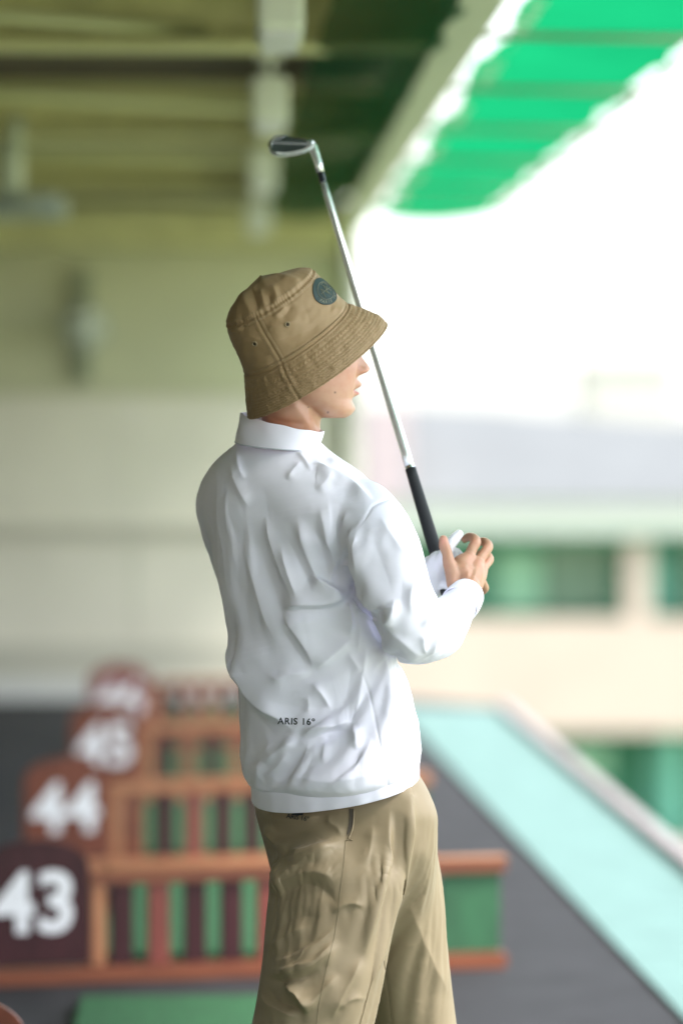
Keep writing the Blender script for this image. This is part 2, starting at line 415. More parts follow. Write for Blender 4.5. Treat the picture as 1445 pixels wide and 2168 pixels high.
while y < YB:      # lashing cord loops from the cloth to the rails
    for (xa, xb) in ((1.315, 1.405), (0.70, 0.845)):
        if tie is None:
            v, f = tube_np([(0, -0.02, 0.01), (0.03, -0.01, 0.018), (0.06, 0, 0.0), (0.09, 0.01, -0.018), (0.1, 0.02, 0)], 0.006, 6); tie = mesh_np('lashing', v, f)
            tie.materials.append(M['rail_white'])
        o = bpy.data.objects.new('lashing', tie); COL.objects.link(o); o.parent = aw; o.location = (xa, y, 2.66); o.scale = ((xb-xa)/0.1, 1, 1)
    y += 0.16
# ceiling lamps in a row
for k, yy in enumerate((9.3, 12.0, 15.1, 18.4)):
    words = ['pale box lamp hanging highest in view at the top edge of the photo', 'pale hanging box lamp left above the club head', 'pale hanging box lamp just left of the club head', 'small pale hanging box lamp farthest down the row'][k]
    l = empty('ceiling_lamp', (0.105, yy, 2.5)); tag(l, words, 'lamp', 'box lamps hanging in a row under the roof')
    box('housing', (-0.055, -0.25, -0.07), (0.055, 0.25, 0.07), M['lamp'], l, 0.012)
    box('diffuser', (-0.045, -0.23, -0.082), (0.045, 0.23, -0.071), M['white'], l, 0.003)
    for s in (-0.2, 0.2): tube('hanger', [(0, s, 0.069), (0, s, 0.16)], 0.008, M['lamp'], l, 8)
    box('mount_plate', (-0.04, -0.25, 0.16), (0.04, 0.25, 0.185), M['lamp'], l)
cond = tube('conduit', [(0.105, 6, 2.69), (0.105, 20.4, 2.69)], 0.012, M['lamp'], None, 10)
tag(cond, 'pale straight conduit pipe above the row of hanging lamps', 'conduit')
# orbit fan at left
f = empty('ceiling_fan', (float(P(35, 380, 14.5)[0]), 14.5, 2.66)); tag(f, 'pale green ceiling fan with a grey round cage at the left edge', 'fan')
tube('stem', [(0, 0, 0), (0, 0, -0.10)], 0.028, M['fan'], f, 16)
v, ff = tube_np([(-0.02, 0, -0.08), (-0.02, 0, -0.12), (-0.02, 0, -0.26), (-0.02, 0, -0.30)], [0.03, 0.05, 0.055, 0.03], 20); link('motor', mesh_np('motor', v, ff), M['fan'], f)
for k, (z, r) in enumerate(((-0.30, 0.13), (-0.325, 0.155), (-0.35, 0.16), (-0.375, 0.15))):
    a = np.linspace(0, 2*np.pi, 37); tube('cage_ring', [(0.04+r*math.cos(t), r*math.sin(t), z) for t in a], 0.006, M['fan_grey'], f, 6)
for k in range(4):
    t = k*math.pi/2+0.4; vv = [(0.04, 0, -0.33), (0.04+0.14*math.cos(t-0.45), 0.14*math.sin(t-0.45), -0.32), (0.04+0.14*math.cos(t+0.45), 0.14*math.sin(t+0.45), -0.35)]
    vv += [(a, b, c-0.004) for a, b, c in vv]
    link('blade', mesh_np('blade', vv, [(0, 1, 2), (5, 4, 3), (0, 3, 4, 1), (1, 4, 5, 2), (2, 5, 3, 0)], False), M['fan_grey'], f)
# wall fan
fx = float(P(190, 700, WY)[0])
f = empty('wall_fan', (fx, WY-0.03, 1.95)); tag(f, 'grey wall fan on a dark bracket on the end wall', 'fan')
box('bracket', (-0.07, -0.05, -0.22), (0.01, 0.0, 0.40), M['dark_metal'], f, 0.005)
tube('arm', [(-0.03, -0.04, 0.1), (-0.01, -0.25, 0.1)], 0.02, M['dark_metal'], f, 10)
for k, (yo, r) in enumerate(((-0.24, 0.06), (-0.27, 0.10), (-0.31, 0.11), (-0.35, 0.10), (-0.37, 0.05))):
    a = np.linspace(0, 2*np.pi, 33); tube('cage_ring', [(r*math.cos(t), yo, 0.07+r*math.sin(t)) for t in a], 0.005, M['fan_grey'], f, 6)
tube('hub', [(0, -0.25, 0.07), (0, -0.34, 0.07)], 0.045, M['lamp'], f, 20)
for k in range(5):
    t = k*2*math.pi/5; vv = [(0, -0.30, 0.07), (0.095*math.cos(t-0.4), -0.29, 0.07+0.095*math.sin(t-0.4)), (0.095*math.cos(t+0.4), -0.315, 0.07+0.095*math.sin(t+0.4))]
    vv += [(a, b-0.004, c) for a, b, c in vv]
    link('blade', mesh_np('blade', vv, [(0, 1, 2), (5, 4, 3), (0, 3, 4, 1), (1, 4, 5, 2), (2, 5, 3, 0)], False), M['lamp'], f)

# ------------------------------------------------------------------ text meshes
def text_mesh(s, size, extrude=0.0, offset=0.0, spacing=1.0, res=4):
    c = bpy.data.curves.new('t', 'FONT'); c.body = s; c.size = size; c.extrude = extrude; c.offset = offset
    c.space_character = spacing; c.resolution_u = res; c.align_x = 'CENTER'; c.align_y = 'CENTER'
    o = bpy.data.objects.new('t', c); COL.objects.link(o)
    dg = bpy.context.evaluated_depsgraph_get(); dg.update()
    me = bpy.data.meshes.new_from_object(o.evaluated_get(dg)); bpy.data.objects.remove(o); bpy.data.curves.remove(c); return me

# ------------------------------------------------------------------ bay dividers
def divider(num, x0, x1, y, board_m, rail_m, label, dy=0.33, slat_seq='mrmmrmrm', post_m=None):
    """x0 = left end of the sign, x1 = right end of the rails, in metres"""
    Lh = math.hypot(x1-x0, dy); rz = math.atan2(dy, x1-x0)
    r = empty('bay_divider', (x0, y, 0), rz); tag(r, label, 'bay divider', 'numbered wooden bay dividers on the range floor')
    bw, bt = 0.29, 0.39
    n = 18; prof = [(0.0, 0.055), (bw, 0.055)]
    sh = 0.085
    for i in range(n+1):
        a = math.pi*i/n; prof.append((bw/2+bw/2*math.cos(a), bt-sh+sh*math.sin(a)**0.9 if 0 < i < n else bt-sh))
    k = len(prof); v = [(a, -0.022, z) for a, z in prof]+[(a, 0.006, z) for a, z in prof]
    fcs = [tuple(range(k)), tuple(range(2*k-1, k-1, -1))]+[(i, i+k, (i+1) % k+k, (i+1) % k) for i in range(k)]
    me = bpy.data.meshes.new('sign_board'); me.from_pydata(v, [], fcs); me.update()
    bm = bmesh.new(); bm.from_mesh(me); bmesh.ops.bevel(bm, geom=[e for e in bm.edges if len(e.link_faces) == 2 and e.calc_face_angle() > 1.0], offset=0.003, segments=2, affect='EDGES'); bm.to_mesh(me); bm.free()
    bd = link('sign_board', me, board_m, r)
    tm = text_mesh(num, 0.225, 0.0015, 0.006, 1.02)
    t = link('number', tm, M['white'], bd); t.rotation_euler = (math.pi/2, 0, 0); t.location = (bw/2-0.004, -0.0245, 0.215)
    box('top_rail', (bw-0.005, -0.03, 0.266), (Lh, 0.03, 0.300), rail_m, r, 0.006)
    box('rail_cap', (bw+0.05, -0.034, 0.301), (Lh+0.004, 0.034, 0.310), M['wood_pale'], r, 0.004)
    box('bottom_rail', (0.0, -0.035, 0.0), (Lh, 0.035, 0.046), rail_m, r, 0.006)
    box('post', (bw+0.004, -0.022, 0.0475), (bw+0.045, 0.022, 0.2645), post_m or M['wood_pale'], r, 0.004)
    x = bw+0.062; i = 0
    while x < Lh-0.22 and i < 9:
        c = slat_seq[i % len(slat_seq)]; w = 0.058
        box('slat', (x, -0.012, 0.0475), (x+w, 0.012, 0.2645), {'m': M['maroon'], 'r': M['red'], 'o': M['wood']}[c], r, 0.002)
        x += 0.101; i += 1
    box('green_panel', (Lh-0.185, -0.010, 0.0475), (Lh-0.015, 0.010, 0.2645), M['panel_green'], r)
    return r
def bx(px, d): return float(P(px, 900, d)[0])
SP = 2.54; D0 = 10.25
divider('42', bx(-262, 7.48), bx(-262, 7.48)+1.3, 7.48, M['board_red'], M['wood'], 'wooden bay divider with its sign just entering the bottom left corner', dy=0.02)
divider('43', bx(-40, D0), bx(1068, D0+.33), D0, M['maroon'], M['wood'], 'wooden bay divider with dark maroon sign board numbered 43', slat_seq='mrmmrmmrm')
divider('44', bx(48, D0+SP), bx(48, D0+SP)+1.37, D0+SP, M['board_red'], M['wood_pale'], 'wooden bay divider with orange brown sign board numbered 44', slat_seq='omrmmrmrm')
divider('45', bx(148, D0+2*SP), bx(148, D0+2*SP)+1.35, D0+2*SP, M['board_red'], M['wood_pale'], 'smaller wooden divider numbered 45 between dividers 44 and 46', slat_seq='momomrm')
divider('46', bx(188, D0+3*SP), bx(188, D0+3*SP)+1.35, D0+3*SP, M['red'], M['wood'], 'farthest wooden bay divider with small dark red sign board numbered 46', slat_seq='mromrm')
# tee mats, one per bay
mlab = ['green tee mat under the golfer', 'green tee mat showing at the bottom edge behind the golfer', 'green tee mat seen through the slats of divider 43', 'green tee mat glimpsed through divider 44, beyond its pale top rail', 'blurred green tee mat lying behind divider 45', 'green tee mat nearest the end wall']
for k in range(6):
    y1 = 9.86+(k-1)*SP; y0 = y1-1.75
    r = empty('tee_mat', (0.045+0.01*k, (y0+y1)/2, 0)); tag(r, mlab[k], 'mat', 'green tee mats in the bays')
    box('rubber_base', (-0.47, -0.90, 0.001), (0.47, 0.90, 0.018), M['mat_base'], r, 0.004)
    box('turf', (-0.455, -0.875, 0.019), (0.455, 0.875, 0.034), M['mat_green'], r, 0.004)

# ------------------------------------------------------------------ opposite building, beyond the range
BY = 60.0
def bz(py): return 1.5-(py-900)*BY/FPX
def bX(px): return float(P(px, 1000, BY)[0])
B = empty('clubhouse', (0, BY, 0)); tag(B, 'long cream two storey range building with green openings across the field', 'building')
def bb(name, x0, x1, z0, z1, m, y0=0.0, y1=0.6): return box(name, (x0, y0, z0), (x1, y1, z1), m, B)
XL, XR = -6.0, 26.0
bb('lintel', XL, XR, bz(1128), bz(1062), M['b_pale'], -0.3, 1.0)
bb('parapet', XL, XR, bz(1552), bz(1312), M['b_cream'], -0.1, 0.3)
bb('upper_back_wall', XL, XR, bz(1340), bz(1128), M['b_green'], 1.2, 1.5)
bb('lower_back_wall', XL, XR, -5.4, bz(1552), M['b_green'], 1.4, 1.7)
bb('eave', XL, XR, bz(1143), bz(1129), M['b_green'], -0.2, 0.2)
bb('base_step', XL, XR, -5.4, bz(1790), M['b_cream'], -0.1, 0.3)
for k in range(-1, 4):
    xc = bX(1352)+k*5.2
    bb('column', xc-0.19, xc+0.19, bz(1311), bz(1144), M['b_cream'], -0.05, 0.35)
    for j, (a, b, m) in enumerate(((0.25, 0.68, 'b_teal'), (-2.15, -1.42, 'b_greenp'), (-1.36, -0.30, 'b_greeng'), (0.9, 1.8, 'b_greeng'))):
        bb('window_pane', xc+a, xc+b, bz(1300), bz(1170 if m != 'b_greeng' else 1150), M[m], 1.0, 1.15)
    bb('lower_column', xc+0.5, xc+0.75, -5.4, bz(1554), M['b_teal'], 0.5, 0.8)
    bb('lower_window', xc-1.0, xc-0.35, bz(1655), bz(1600), M['b_greenp'], 1.1, 1.3)
    bb('lower_window', xc+0.3, xc+0.9, bz(1760), bz(1590), M['b_teal'], 1.1, 1.3)
# hipped grey roof
def roof_mesh(x0, x1, z0, z1, y0, y1):
    v = [(x0, y0, z0), (x1, y0, z0), (x1, y1, z0), (x0, y1, z0), (x0+0.5, (y0+y1)/2, z1), (x1*0.35, (y0+y1)/2, z1), (x1, (y0+y1)/2, z1-1.9)]
    f = [(0, 1, 6, 5, 4), (1, 2, 6), (2, 3, 4, 5, 6), (3, 0, 4), (3, 2, 1, 0)]
    return mesh_np('roof', v, f, False)
zt = bz(868)
vr = [(bX(800), -0.4, bz(1061)), (XR, -0.4, bz(1061)), (XR, 7, bz(1061)), (bX(800), 7, bz(1061)), (bX(860), 3.2, zt+0.1), (bX(1090), 3.2, zt+0.02), (bX(1445), 3.2, bz(935)+0.03), (XR, 3.2, bz(1040))]
link('roof', mesh_np('roof', vr, [(0, 1, 7, 6, 5, 4), (1, 2, 7), (2, 3, 4, 5, 6, 7), (3, 0, 4), (3, 2, 1, 0)], False), M['b_roof'], B)
bb('pink_wing', bX(770), bX(862), bz(1060), bz(858), M['b_pink'], -0.35, 3.0)
fb = empty('far_block', (0, 190, 0)); tag(fb, 'faint pale block of flats far beyond the range roof', 'building')
fz = lambda py: 1.5-(py-900)*190/FPX
x0, x1 = float(P(1245, 800, 190)[0]), float(P(1430, 800, 190)[0])
box('wall', (x0, 0, -5.4), (x1, 8, fz(775)), M['b_far'], fb); box('roof', (x0-0.2, -0.2, fz(775)+0.01), (x1+0.2, 8.2, fz(760)), M['b_far'], fb)
for i in range(5):
    for j in range(2):
        xa = x0+0.4+i*0.85; zb = fz(838)+j*0.8
        box('window', (xa, -0.03, zb), (xa+0.45, 0.02, zb+0.45), M['b_pale'], fb)
# ================================================================== GOLFER
def cloth_mat(name, col, rough, sheen=0.0, weave=0.25, wscale=900, stretch=(1, 1, 1), noise=0.0):
    m = mat(name, col, rough, sheen=sheen, noise=noise, nscale=9)
    n = m.node_tree; b = n.nodes['Principled BSDF']
    tc = n.nodes.new('ShaderNodeTexCoord'); mp = n.nodes.new('ShaderNodeMapping'); mp.inputs['Scale'].default_value = stretch
    t = n.nodes.new('ShaderNodeTexNoise'); t.inputs['Scale'].default_value = wscale; t.inputs['Detail'].default_value = 3
    t2 = n.nodes.new('ShaderNodeTexNoise'); t2.inputs['Scale'].default_value = 28; t2.inputs['Detail'].default_value = 3; t2.inputs['Distortion'].default_value = 0.6
    b1 = n.nodes.new('ShaderNodeBump'); b1.inputs['Strength'].default_value = weave; b1.inputs['Distance'].default_value = 0.0006
    b2 = n.nodes.new('ShaderNodeBump'); b2.inputs['Strength'].default_value = 0.05; b2.inputs['Distance'].default_value = 0.002
    n.links.new(tc.outputs['Object'], mp.inputs[0]); n.links.new(mp.outputs[0], t.inputs[0]); n.links.new(tc.outputs['Object'], t2.inputs[0])
    n.links.new(t2.outputs[0], b2.inputs['Height']); n.links.new(t.outputs[0], b1.inputs['Height'])
    n.links.new(b2.outputs[0], b1.inputs['Normal']); n.links.new(b1.outputs[0], b.inputs['Normal']); return m
M['jacket'] = cloth_mat('white_jacket', (0.86, 0.845, 0.97), 0.62, 0.1)
M['jacket_rib'] = cloth_mat('white_rib', (0.86, 0.845, 0.97), 0.7, 0.1)
M['seam_w'] = mat('white_seam', (0.55, 0.58, 0.66), 0.7)
M['khaki'] = cloth_mat('khaki_trousers', (0.250, 0.193, 0.116), 0.55, 0.05, 0.35, 1200, noise=0.06)
M['khaki_dark'] = mat('khaki_seam', (0.14, 0.11, 0.06), 0.7)
M['pocket_in'] = mat('pocket_lining', (0.08, 0.065, 0.05), 0.9)
M['print'] = mat('dark_print', (0.012, 0.02, 0.03), 0.5)
M['glove'] = cloth_mat('white_glove', (0.80, 0.80, 0.86), 0.5)
M['shoe'] = mat('white_shoe', (0.7, 0.7, 0.7), 0.4)
M['sole'] = mat('shoe_sole', (0.3, 0.3, 0.3), 0.6)

person = empty('person', tuple(G(690, 2747)))
person.rotation_euler = (0, 0, 0)
tag(person, 'person in white pullover, khaki trousers and khaki bucket hat holding up a golf club', 'person')
PL = Vector(person.location)
def plink(name, me, m, parent=None):
    """mesh in world coordinates, parented to the golfer (or a part of his)"""
    v = get_v(me); set_v(me, v - np.array(PL))
    return link(name, me, m, parent or person)

K_SH, HD = 0.42, 0.138
def ring(L, R, w, hd, N=(0, 0), sh=K_SH, n=72, ex=1.0):
    a = np.linspace(0, 2*np.pi, n, endpoint=False)
    c, s = np.cos(a), np.sin(a)
    if ex != 1.0:
        c = np.sign(c)*np.abs(c)**ex; s = np.sign(s)*np.abs(s)**ex
    L = np.array(L, float); R = np.array(R, float); Mx = (L+R)/2; H = (R-L)/2; N = np.array(N, float)
    x = Mx[0]+H[0]*c - N[0]*s; y = Mx[1]+H[1]*c - N[1]*s
    ww = w - sh*(np.hypot(*H)/S)*c + hd*s
    return Q(x, y, ww)

# ------------------------------------------------------------------ jacket
KW = 1.35; PWR = 1.5
PB = 0.2; POST = 0.85; PRE = 0.3
JK = dict(gravity=1.0, frames=10, grow=-0.02, bend=0.35, tension=15, goal=1.0)
jr = []
for (L, R, w, hd, N) in [
    ((512, 928), (674, 932), .03, .060, (0, 14)),
    ((492, 946), (690, 948), .03, .070, (0, 10)),
    ((462, 966), (708, 962), .03, .085, (0, 8)),
    ((440, 990), (748, 985), .03, .100, (0, 4)),
    ((430, 1020), (775, 1005), .03, .118, (0, 0)),
    ((424, 1060), (796, 1040), .03, .130, (0, 0)),
    ((432, 1110), (800, 1090), .03, .138, (0, 0)),
    ((452, 1160), (792, 1150), .03, .142, (0, 0)),
    ((463, 1210), (786, 1210), .03, .142, (0, 0)),
    ((477, 1260), (790, 1260), .03, .142, (0, 2)),
    ((490, 1310), (803, 1310), .03, .142, (0, 4)),
    ((500, 1360), (826, 1355), .03, .142, (0, 7)),
    ((509, 1410), (850, 1400), .03, .142, (0, 11)),
    ((511, 1460), (872, 1450), .03, .144, (0, 16)),
    ((510, 1510), (884, 1500), .03, .147, (0, 21)),
    ((509, 1560), (892, 1548), .03, .150, (0, 27)),
    ((511, 1610), (898, 1592), .03, .150, (0, 34)),
    ((518, 1638), (894, 1618), .03, .147, (0, 42)),
    ((532, 1652), (880, 1628), .03, .137, (0, 45)),
    ((550, 1656), (862, 1630), .03, .122, (0, 44))]:
    jr.append(ring(L, R, w, hd, N, ex=0.92))
parts = [loft(jr)]
rs = [(770, 1085, -.075, 72), (792, 1118, -.105, 77), (812, 1160, -.135, 80), (828, 1210, -.155, 76), (850, 1265, -.165, 74), (876, 1318, -.150, 76), (893, 1338, -.12, 73), (925, 1330, -.075, 67), (953, 1303, -.02, 55), (972, 1278, .02, 44), (984, 1262, .045, 37)]
ls = [(486, 1045, .10, 70), (472, 1085, .15, 62), (498, 1165, .24, 55), (530, 1250, .32, 52), (570, 1320, .36, 52), (660, 1320, .36, 48), (780, 1290, .32, 42), (880, 1262, .26, 35), (912, 1250, .24, 31)]
parts += [chain(rs, 6, 40), chain(ls, 5, 28)]
V, F = merge(parts)
jm = remesh(V, F, 0.0078, 3, 0.5)
jcol = remesh(V, F, 0.012, 4, 0.5)
cv = get_v(jcol); cx_, cy_, cd_ = proj(cv); cn = get_n(jcol)
set_v(jcol, cv - cn*(0.005+0.020*smoothstep(1050, 1350, cy_)*smoothstep(860, 820, cx_)+0.006*smoothstep(1040, 1200, cy_))[:, None])
v = get_v(jm)
px, py, d = proj(v)
nrm = get_n(jm)
tocam = CL - v; tocam /= np.linalg.norm(tocam, axis=1)[:, None]
face = smoothstep(-0.1, 0.35, (nrm*tocam).sum(1))
arm = (px > 745) & (py > 1040) & (d < DP - 0.115)
H = np.zeros(len(v)); CLOG = []; MINLEN = 0
def C(a, pts, wl, wr, taper=True, straight=False, where=None):
    global H
    if MINLEN and np.hypot(*np.diff(np.array(pts, float), axis=0).T).sum() < MINLEN: return
    CLOG.append((a, pts, wl, wr, taper, straight))
    k1 = 1.3 if (max(wl, wr) > 4) else 0.5
    k2 = KW if (max(wl, wr) > 4) else 1.0
    f = a*k1*1e-3*crease(px, py, pts, wl*k2, wr*k2, taper, straight, PWR)
    if where is not None: f = f*where
    H = H + f
C(-14, [(556, 1000), (566, 1110), (584, 1230), (600, 1330)], 48, 48)
C(10, [(690, 1040), (700, 1110), (690, 1190)], 50, 50)
C(7, [(480, 1020), (486, 1120), (500, 1240)], 30, 20)
C(-8, [(640, 1300), (650, 1370), (640, 1450)], 40, 40)
C(-10, [(560, 1470), (600, 1490), (700, 1500), (760, 1480)], 30, 30)
C(12, [(600, 1640), (700, 1655), (820, 1630)], 40, 20)
# ---- back panel ridges (amplitudes mm, widths photo px; first width = left of travel)
# travelling downwards: "left of travel" = viewer's right
C(8, [(458, 985), (464, 1090), (470, 1190), (482, 1290), (500, 1370), (520, 1430)], 26, 7, 'in')
C(15, [(490, 1330), (505, 1400), (528, 1458), (560, 1497), (595, 1522), (632, 1556)], 42, 9)
C(-7, [(500, 1440), (530, 1500), (570, 1545), (600, 1580)], 16, 16)
C(6, [(519, 1110), (525, 1180), (540, 1245), (562, 1310), (590, 1370)], 16, 8)
C(-4, [(500, 1150), (512, 1220), (530, 1290), (560, 1370)], 12, 12)
C(6.5, [(556, 1080), (566, 1140), (584, 1195), (606, 1245), (622, 1275)], 16, 7)
C(-5, [(540, 1130), (555, 1190), (580, 1260), (610, 1330), (640, 1380)], 14, 14)
C(7, [(628, 1090), (640, 1145), (655, 1190), (680, 1240), (704, 1268)], 14, 8)
C(-7, [(600, 1130), (622, 1170), (648, 1220), (668, 1262)], 12, 10)
C(5, [(592, 1150), (600, 1190), (618, 1240), (634, 1272)], 9, 7)
C(7, [(676, 1070), (688, 1115), (700, 1160), (706, 1200), (712, 1235)], 14, 7)
C(-6, [(662, 1110), (680, 1150), (690, 1195), (700, 1230)], 10, 9)
C(4, [(655, 1055), (664, 1085), (672, 1110)], 10, 8)
C(-4, [(725, 1060), (728, 1100), (718, 1150)], 12, 12)
C(5, [(740, 1080), (735, 1120), (722, 1160)], 9, 9)
C(9, [(655, 1214), (680, 1232), (706, 1252), (735, 1262)], 5, 16)
C(-5, [(668, 1212), (692, 1232), (716, 1250)], 9, 5)
# sharp overlapping horizontal fold under the shoulder blade
C(10, [(588, 1290), (630, 1281), (680, 1278), (718, 1266), (748, 1246)], 26, 5)
C(-8, [(600, 1297), (640, 1292), (690, 1290), (722, 1278)], 5, 13)
C(7.5, [(594, 1292), (612, 1325), (638, 1362), (654, 1390), (662, 1422)], 24, 6)
C(-6, [(590, 1320), (612, 1360), (636, 1395), (648, 1420)], 13, 9)
C(7, [(664, 1421), (690, 1398), (722, 1372), (748, 1345)], 14, 10)
C(-6, [(586, 1442), (625, 1446), (672, 1420), (716, 1390), (752, 1362)], 13, 13)
C(5, [(570, 1420), (590, 1436), (612, 1428), (660, 1424)], 10, 8)
C(9, [(732, 1262), (742, 1300), (744, 1330), (738, 1352)], 7, 15)
C(-4, [(700, 1290), (715, 1320), (730, 1345)], 10, 10)
C(6, [(748, 1240), (757, 1300), (760, 1350), (752, 1390)], 12, 6)
C(-5, [(700, 1300), (708, 1330), (728, 1350)], 8, 8)
C(6, [(770, 1350), (772, 1400), (766, 1440), (757, 1490), (748, 1530)], 7, 12)
C(-5, [(745, 1400), (738, 1450), (728, 1500)], 12, 12)
C(6, [(735, 1380), (752, 1405), (764, 1424)], 6, 9)
C(6, [(655, 1446), (672, 1458), (688, 1480), (702, 1508)], 6, 9)
C(5, [(650, 1470), (652, 1490), (650, 1512)], 6, 8)
C(-4, [(666, 1470), (680, 1490), (690, 1510)], 6, 6)
# lower fold running right from the tip
C(10, [(632, 1560), (665, 1548), (700, 1537), (740, 1530), (752, 1540)], 20, 5)
C(-8, [(640, 1570), (680, 1556), (720, 1546), (745, 1552)], 5, 13)
C(9, [(746, 1532), (753, 1560), (752, 1590)], 9, 6)
C(-6, [(720, 1550), (732, 1575), (744, 1590)], 8, 8)
C(8, [(788, 1560), (772, 1600), (745, 1632), (715, 1655), (688, 1668)], 18, 6)
C(-9, [(772, 1590), (752, 1616), (728, 1640), (700, 1660)], 5, 8)
C(8, [(632, 1565), (600, 1585), (576, 1602), (560, 1618)], 6, 14)
C(7, [(655, 1566), (648, 1600), (630, 1640), (610, 1674)], 8, 5)
C(-5, [(668, 1590), (655, 1620), (635, 1655)], 6, 7)
C(6, [(612, 1590), (590, 1620), (570, 1640), (566, 1652)], 7, 6)
C(-6, [(600, 1615), (610, 1640), (622, 1665)], 7, 7)
C(6, [(592, 1560), (570, 1580), (552, 1612), (548, 1640), (562, 1662)], 6, 9)
C(-5, [(580, 1590), (562, 1618), (560, 1644)], 5, 5)
C(5, [(690, 1560), (686, 1600), (690, 1620)], 8, 6)
C(4, [(712, 1570), (720, 1610), (715, 1640)], 8, 8)
C(-5, [(520, 1640), (600, 1684), (700, 1693), (800, 1682), (880, 1642)], 8, 8, False)
C(5, [(520, 1600), (600, 1660), (700, 1672), (800, 1660), (890, 1600)], 16, 16, False)
# right flank
C(-7, [(818, 1390), (832, 1450), (848, 1520), (858, 1600)], 14, 12)
C(7, [(800, 1340), (818, 1410), (832, 1480), (840, 1560)], 10, 12)
C(5, [(862, 1450), (872, 1520), (874, 1590)], 12, 12)
C(-4, [(785, 1330), (795, 1400), (806, 1470), (815, 1560)], 10, 10)
C(4, [(770, 1300), (782, 1350), (792, 1400)], 7, 7)
C(-2.0, [(768, 1430), (783, 1475), (795, 1530), (806, 1590), (818, 1650), (822, 1674)], 3.0, 3.0, False)
C(2.0, [(763, 1430), (778, 1475), (790, 1530), (801, 1590), (813, 1650)], 4, 3.0, False)
# neck gathers and yoke
for (x, y, dx, dy) in ((541, 957, -4, 36), (549, 957, -2, 48), (557, 958, 0, 34), (566, 958, 2, 52), (576, 960, -2, 38), (592, 962, 3, 30)):
    C(3.2, [(x, y-4), (x+dx*.5, y+dy*.5), (x+dx, y+dy)], 3.5, 4)
C(5, [(500, 948), (506, 985), (520, 1020)], 6, 10)
C(6, [(488, 975), (498, 1015), (514, 1050), (530, 1080)], 12, 9)
C(5, [(640, 975), (618, 1000), (606, 1018)], 9, 6)
C(5, [(625, 955), (640, 968), (652, 986), (660, 1000)], 8, 4)
C(-5, [(634, 952), (648, 966), (660, 982)], 4, 4)
C(8, [(650, 992), (672, 984), (692, 996), (716, 1006), (745, 1024), (772, 1046), (793, 1064)], 5, 12)
C(-4, [(655, 984), (676, 976), (700, 988), (730, 1005), (760, 1026)], 5, 5)
C(5, [(690, 968), (720, 985), (750, 1000)], 8, 8)
C(5, [(705, 1000), (690, 1020), (668, 1040)], 9, 9)
C(3, [(716, 1008), (712, 1030)], 5, 5)
# armhole seam and the pouch at the armpit
C(-3.2, [(846, 1050), (818, 1058), (790, 1072), (774, 1100), (752, 1140), (728, 1170), (712, 1200), (708, 1230), (716, 1252), (732, 1262), (744, 1254)], 3.5, 3.5, False)
C(6, [(786, 1082), (768, 1112), (745, 1150), (722, 1180), (704, 1210), (702, 1240), (716, 1262), (738, 1270)], 4, 9)
C(-9, [(735, 1195), (748, 1215), (752, 1240), (748, 1262)], 9, 7)
C(7, [(718, 1202), (736, 1196), (752, 1200), (756, 1222)], 5, 7)
C(8, [(752, 1100), (753, 1150), (753, 1200), (758, 1240), (772, 1270), (800, 1300)], 22, 5)
C(-7, [(745, 1255), (760, 1285), (785, 1305), (808, 1318)], 7, 6)
C(9, [(742, 1262), (756, 1290), (780, 1306), (806, 1322)], 5, 5)
C(-9, [(782, 1288), (800, 1300), (822, 1318)], 8, 12)
C(11, [(828, 1268), (834, 1285), (826, 1308), (808, 1330)], 8, 18)
C(-6, [(790, 1140), (806, 1185), (822, 1230), (830, 1262)], 14, 18)
C(5, [(800, 1090), (824, 1128), (850, 1165), (868, 1195)], 12, 8)
C(-4, [(838, 1150), (862, 1195), (880, 1220)], 10, 10)
C(6, [(884, 1222), (870, 1250), (868, 1285), (872, 1305)], 14, 7)
C(-5, [(850, 1215), (850, 1260), (842, 1300)], 12, 12)
C(-6, [(900, 1250), (925, 1275), (945, 1285)], 9, 9)
C(6, [(945, 1272), (925, 1290), (905, 1310), (888, 1330)], 8, 6)
C(-5, [(900, 1320), (918, 1310), (938, 1300)], 7, 8)
C(7, [(896, 1338), (895, 1368), (904, 1388)], 10, 5)
C(-6, [(912, 1345), (908, 1370), (916, 1385)], 6, 6)
C(6, [(940, 1300), (936, 1335), (920, 1365), (912, 1395)], 6, 6)
C(-5, [(952, 1300), (950, 1335), (938, 1362)], 6, 6)
C(5, [(962, 1285), (968, 1315), (960, 1345)], 7, 5)
C(5, [(815, 1330), (845, 1352), (875, 1378), (900, 1392)], 8, 14)
C(-5, [(830, 1320), (860, 1330), (885, 1345)], 9, 9)
C(-3, [(870, 1190), (890, 1200), (905, 1215)], 7, 7)
# soft general tension waves everywhere (also the sides the photo does not show)
gx = (v - np.array(PL)) @ np.array([[1, 0, 0], [0, 1, 0], [0, 0, 1]])
H *= PRE
away = 1-face
H += away*0.006*np.maximum(0, snoise(gx[:, 0]*14+gx[:, 1]*16, gx[:, 2]*9, 8, 2))
fac2 = np.maximum(face, 0.45)
v2 = v + nrm*(H*fac2*1.0)[:, None]
set_v(jm, v2)
pin = PB + (1-PB)*np.maximum.reduce([smoothstep(965, 940, py)*(px < 720), smoothstep(22, 8, py-0*px-(1652-0.09*(px-530)+0*py) + 60)*0+smoothstep(1640, 1660, py+0.09*(px-700)-18*face), smoothstep(34, 14, np.hypot(px-984, py-1262)), smoothstep(60, 30, np.hypot(px-912, py-1250))*(d > DP+.15)])
import time as _t; _t0 = _t.time()
v2 = drape(jm, np.clip(pin, 0, 1), collider=jcol, **JK)
print('drape', len(v2), round(_t.time()-_t0, 1), 'moved', float(np.abs(v2-get_v(jm)).max()))
v2 = lap(jm, v2, 3, 0.5, 1-np.clip(pin, 0, 1)*0.6)
set_v(jm, v2)
jm = subdivide(jm); v2 = get_v(jm); KW = 1.15; PWR = 1.3
px, py, d = proj(v2); nrm = get_n(jm)
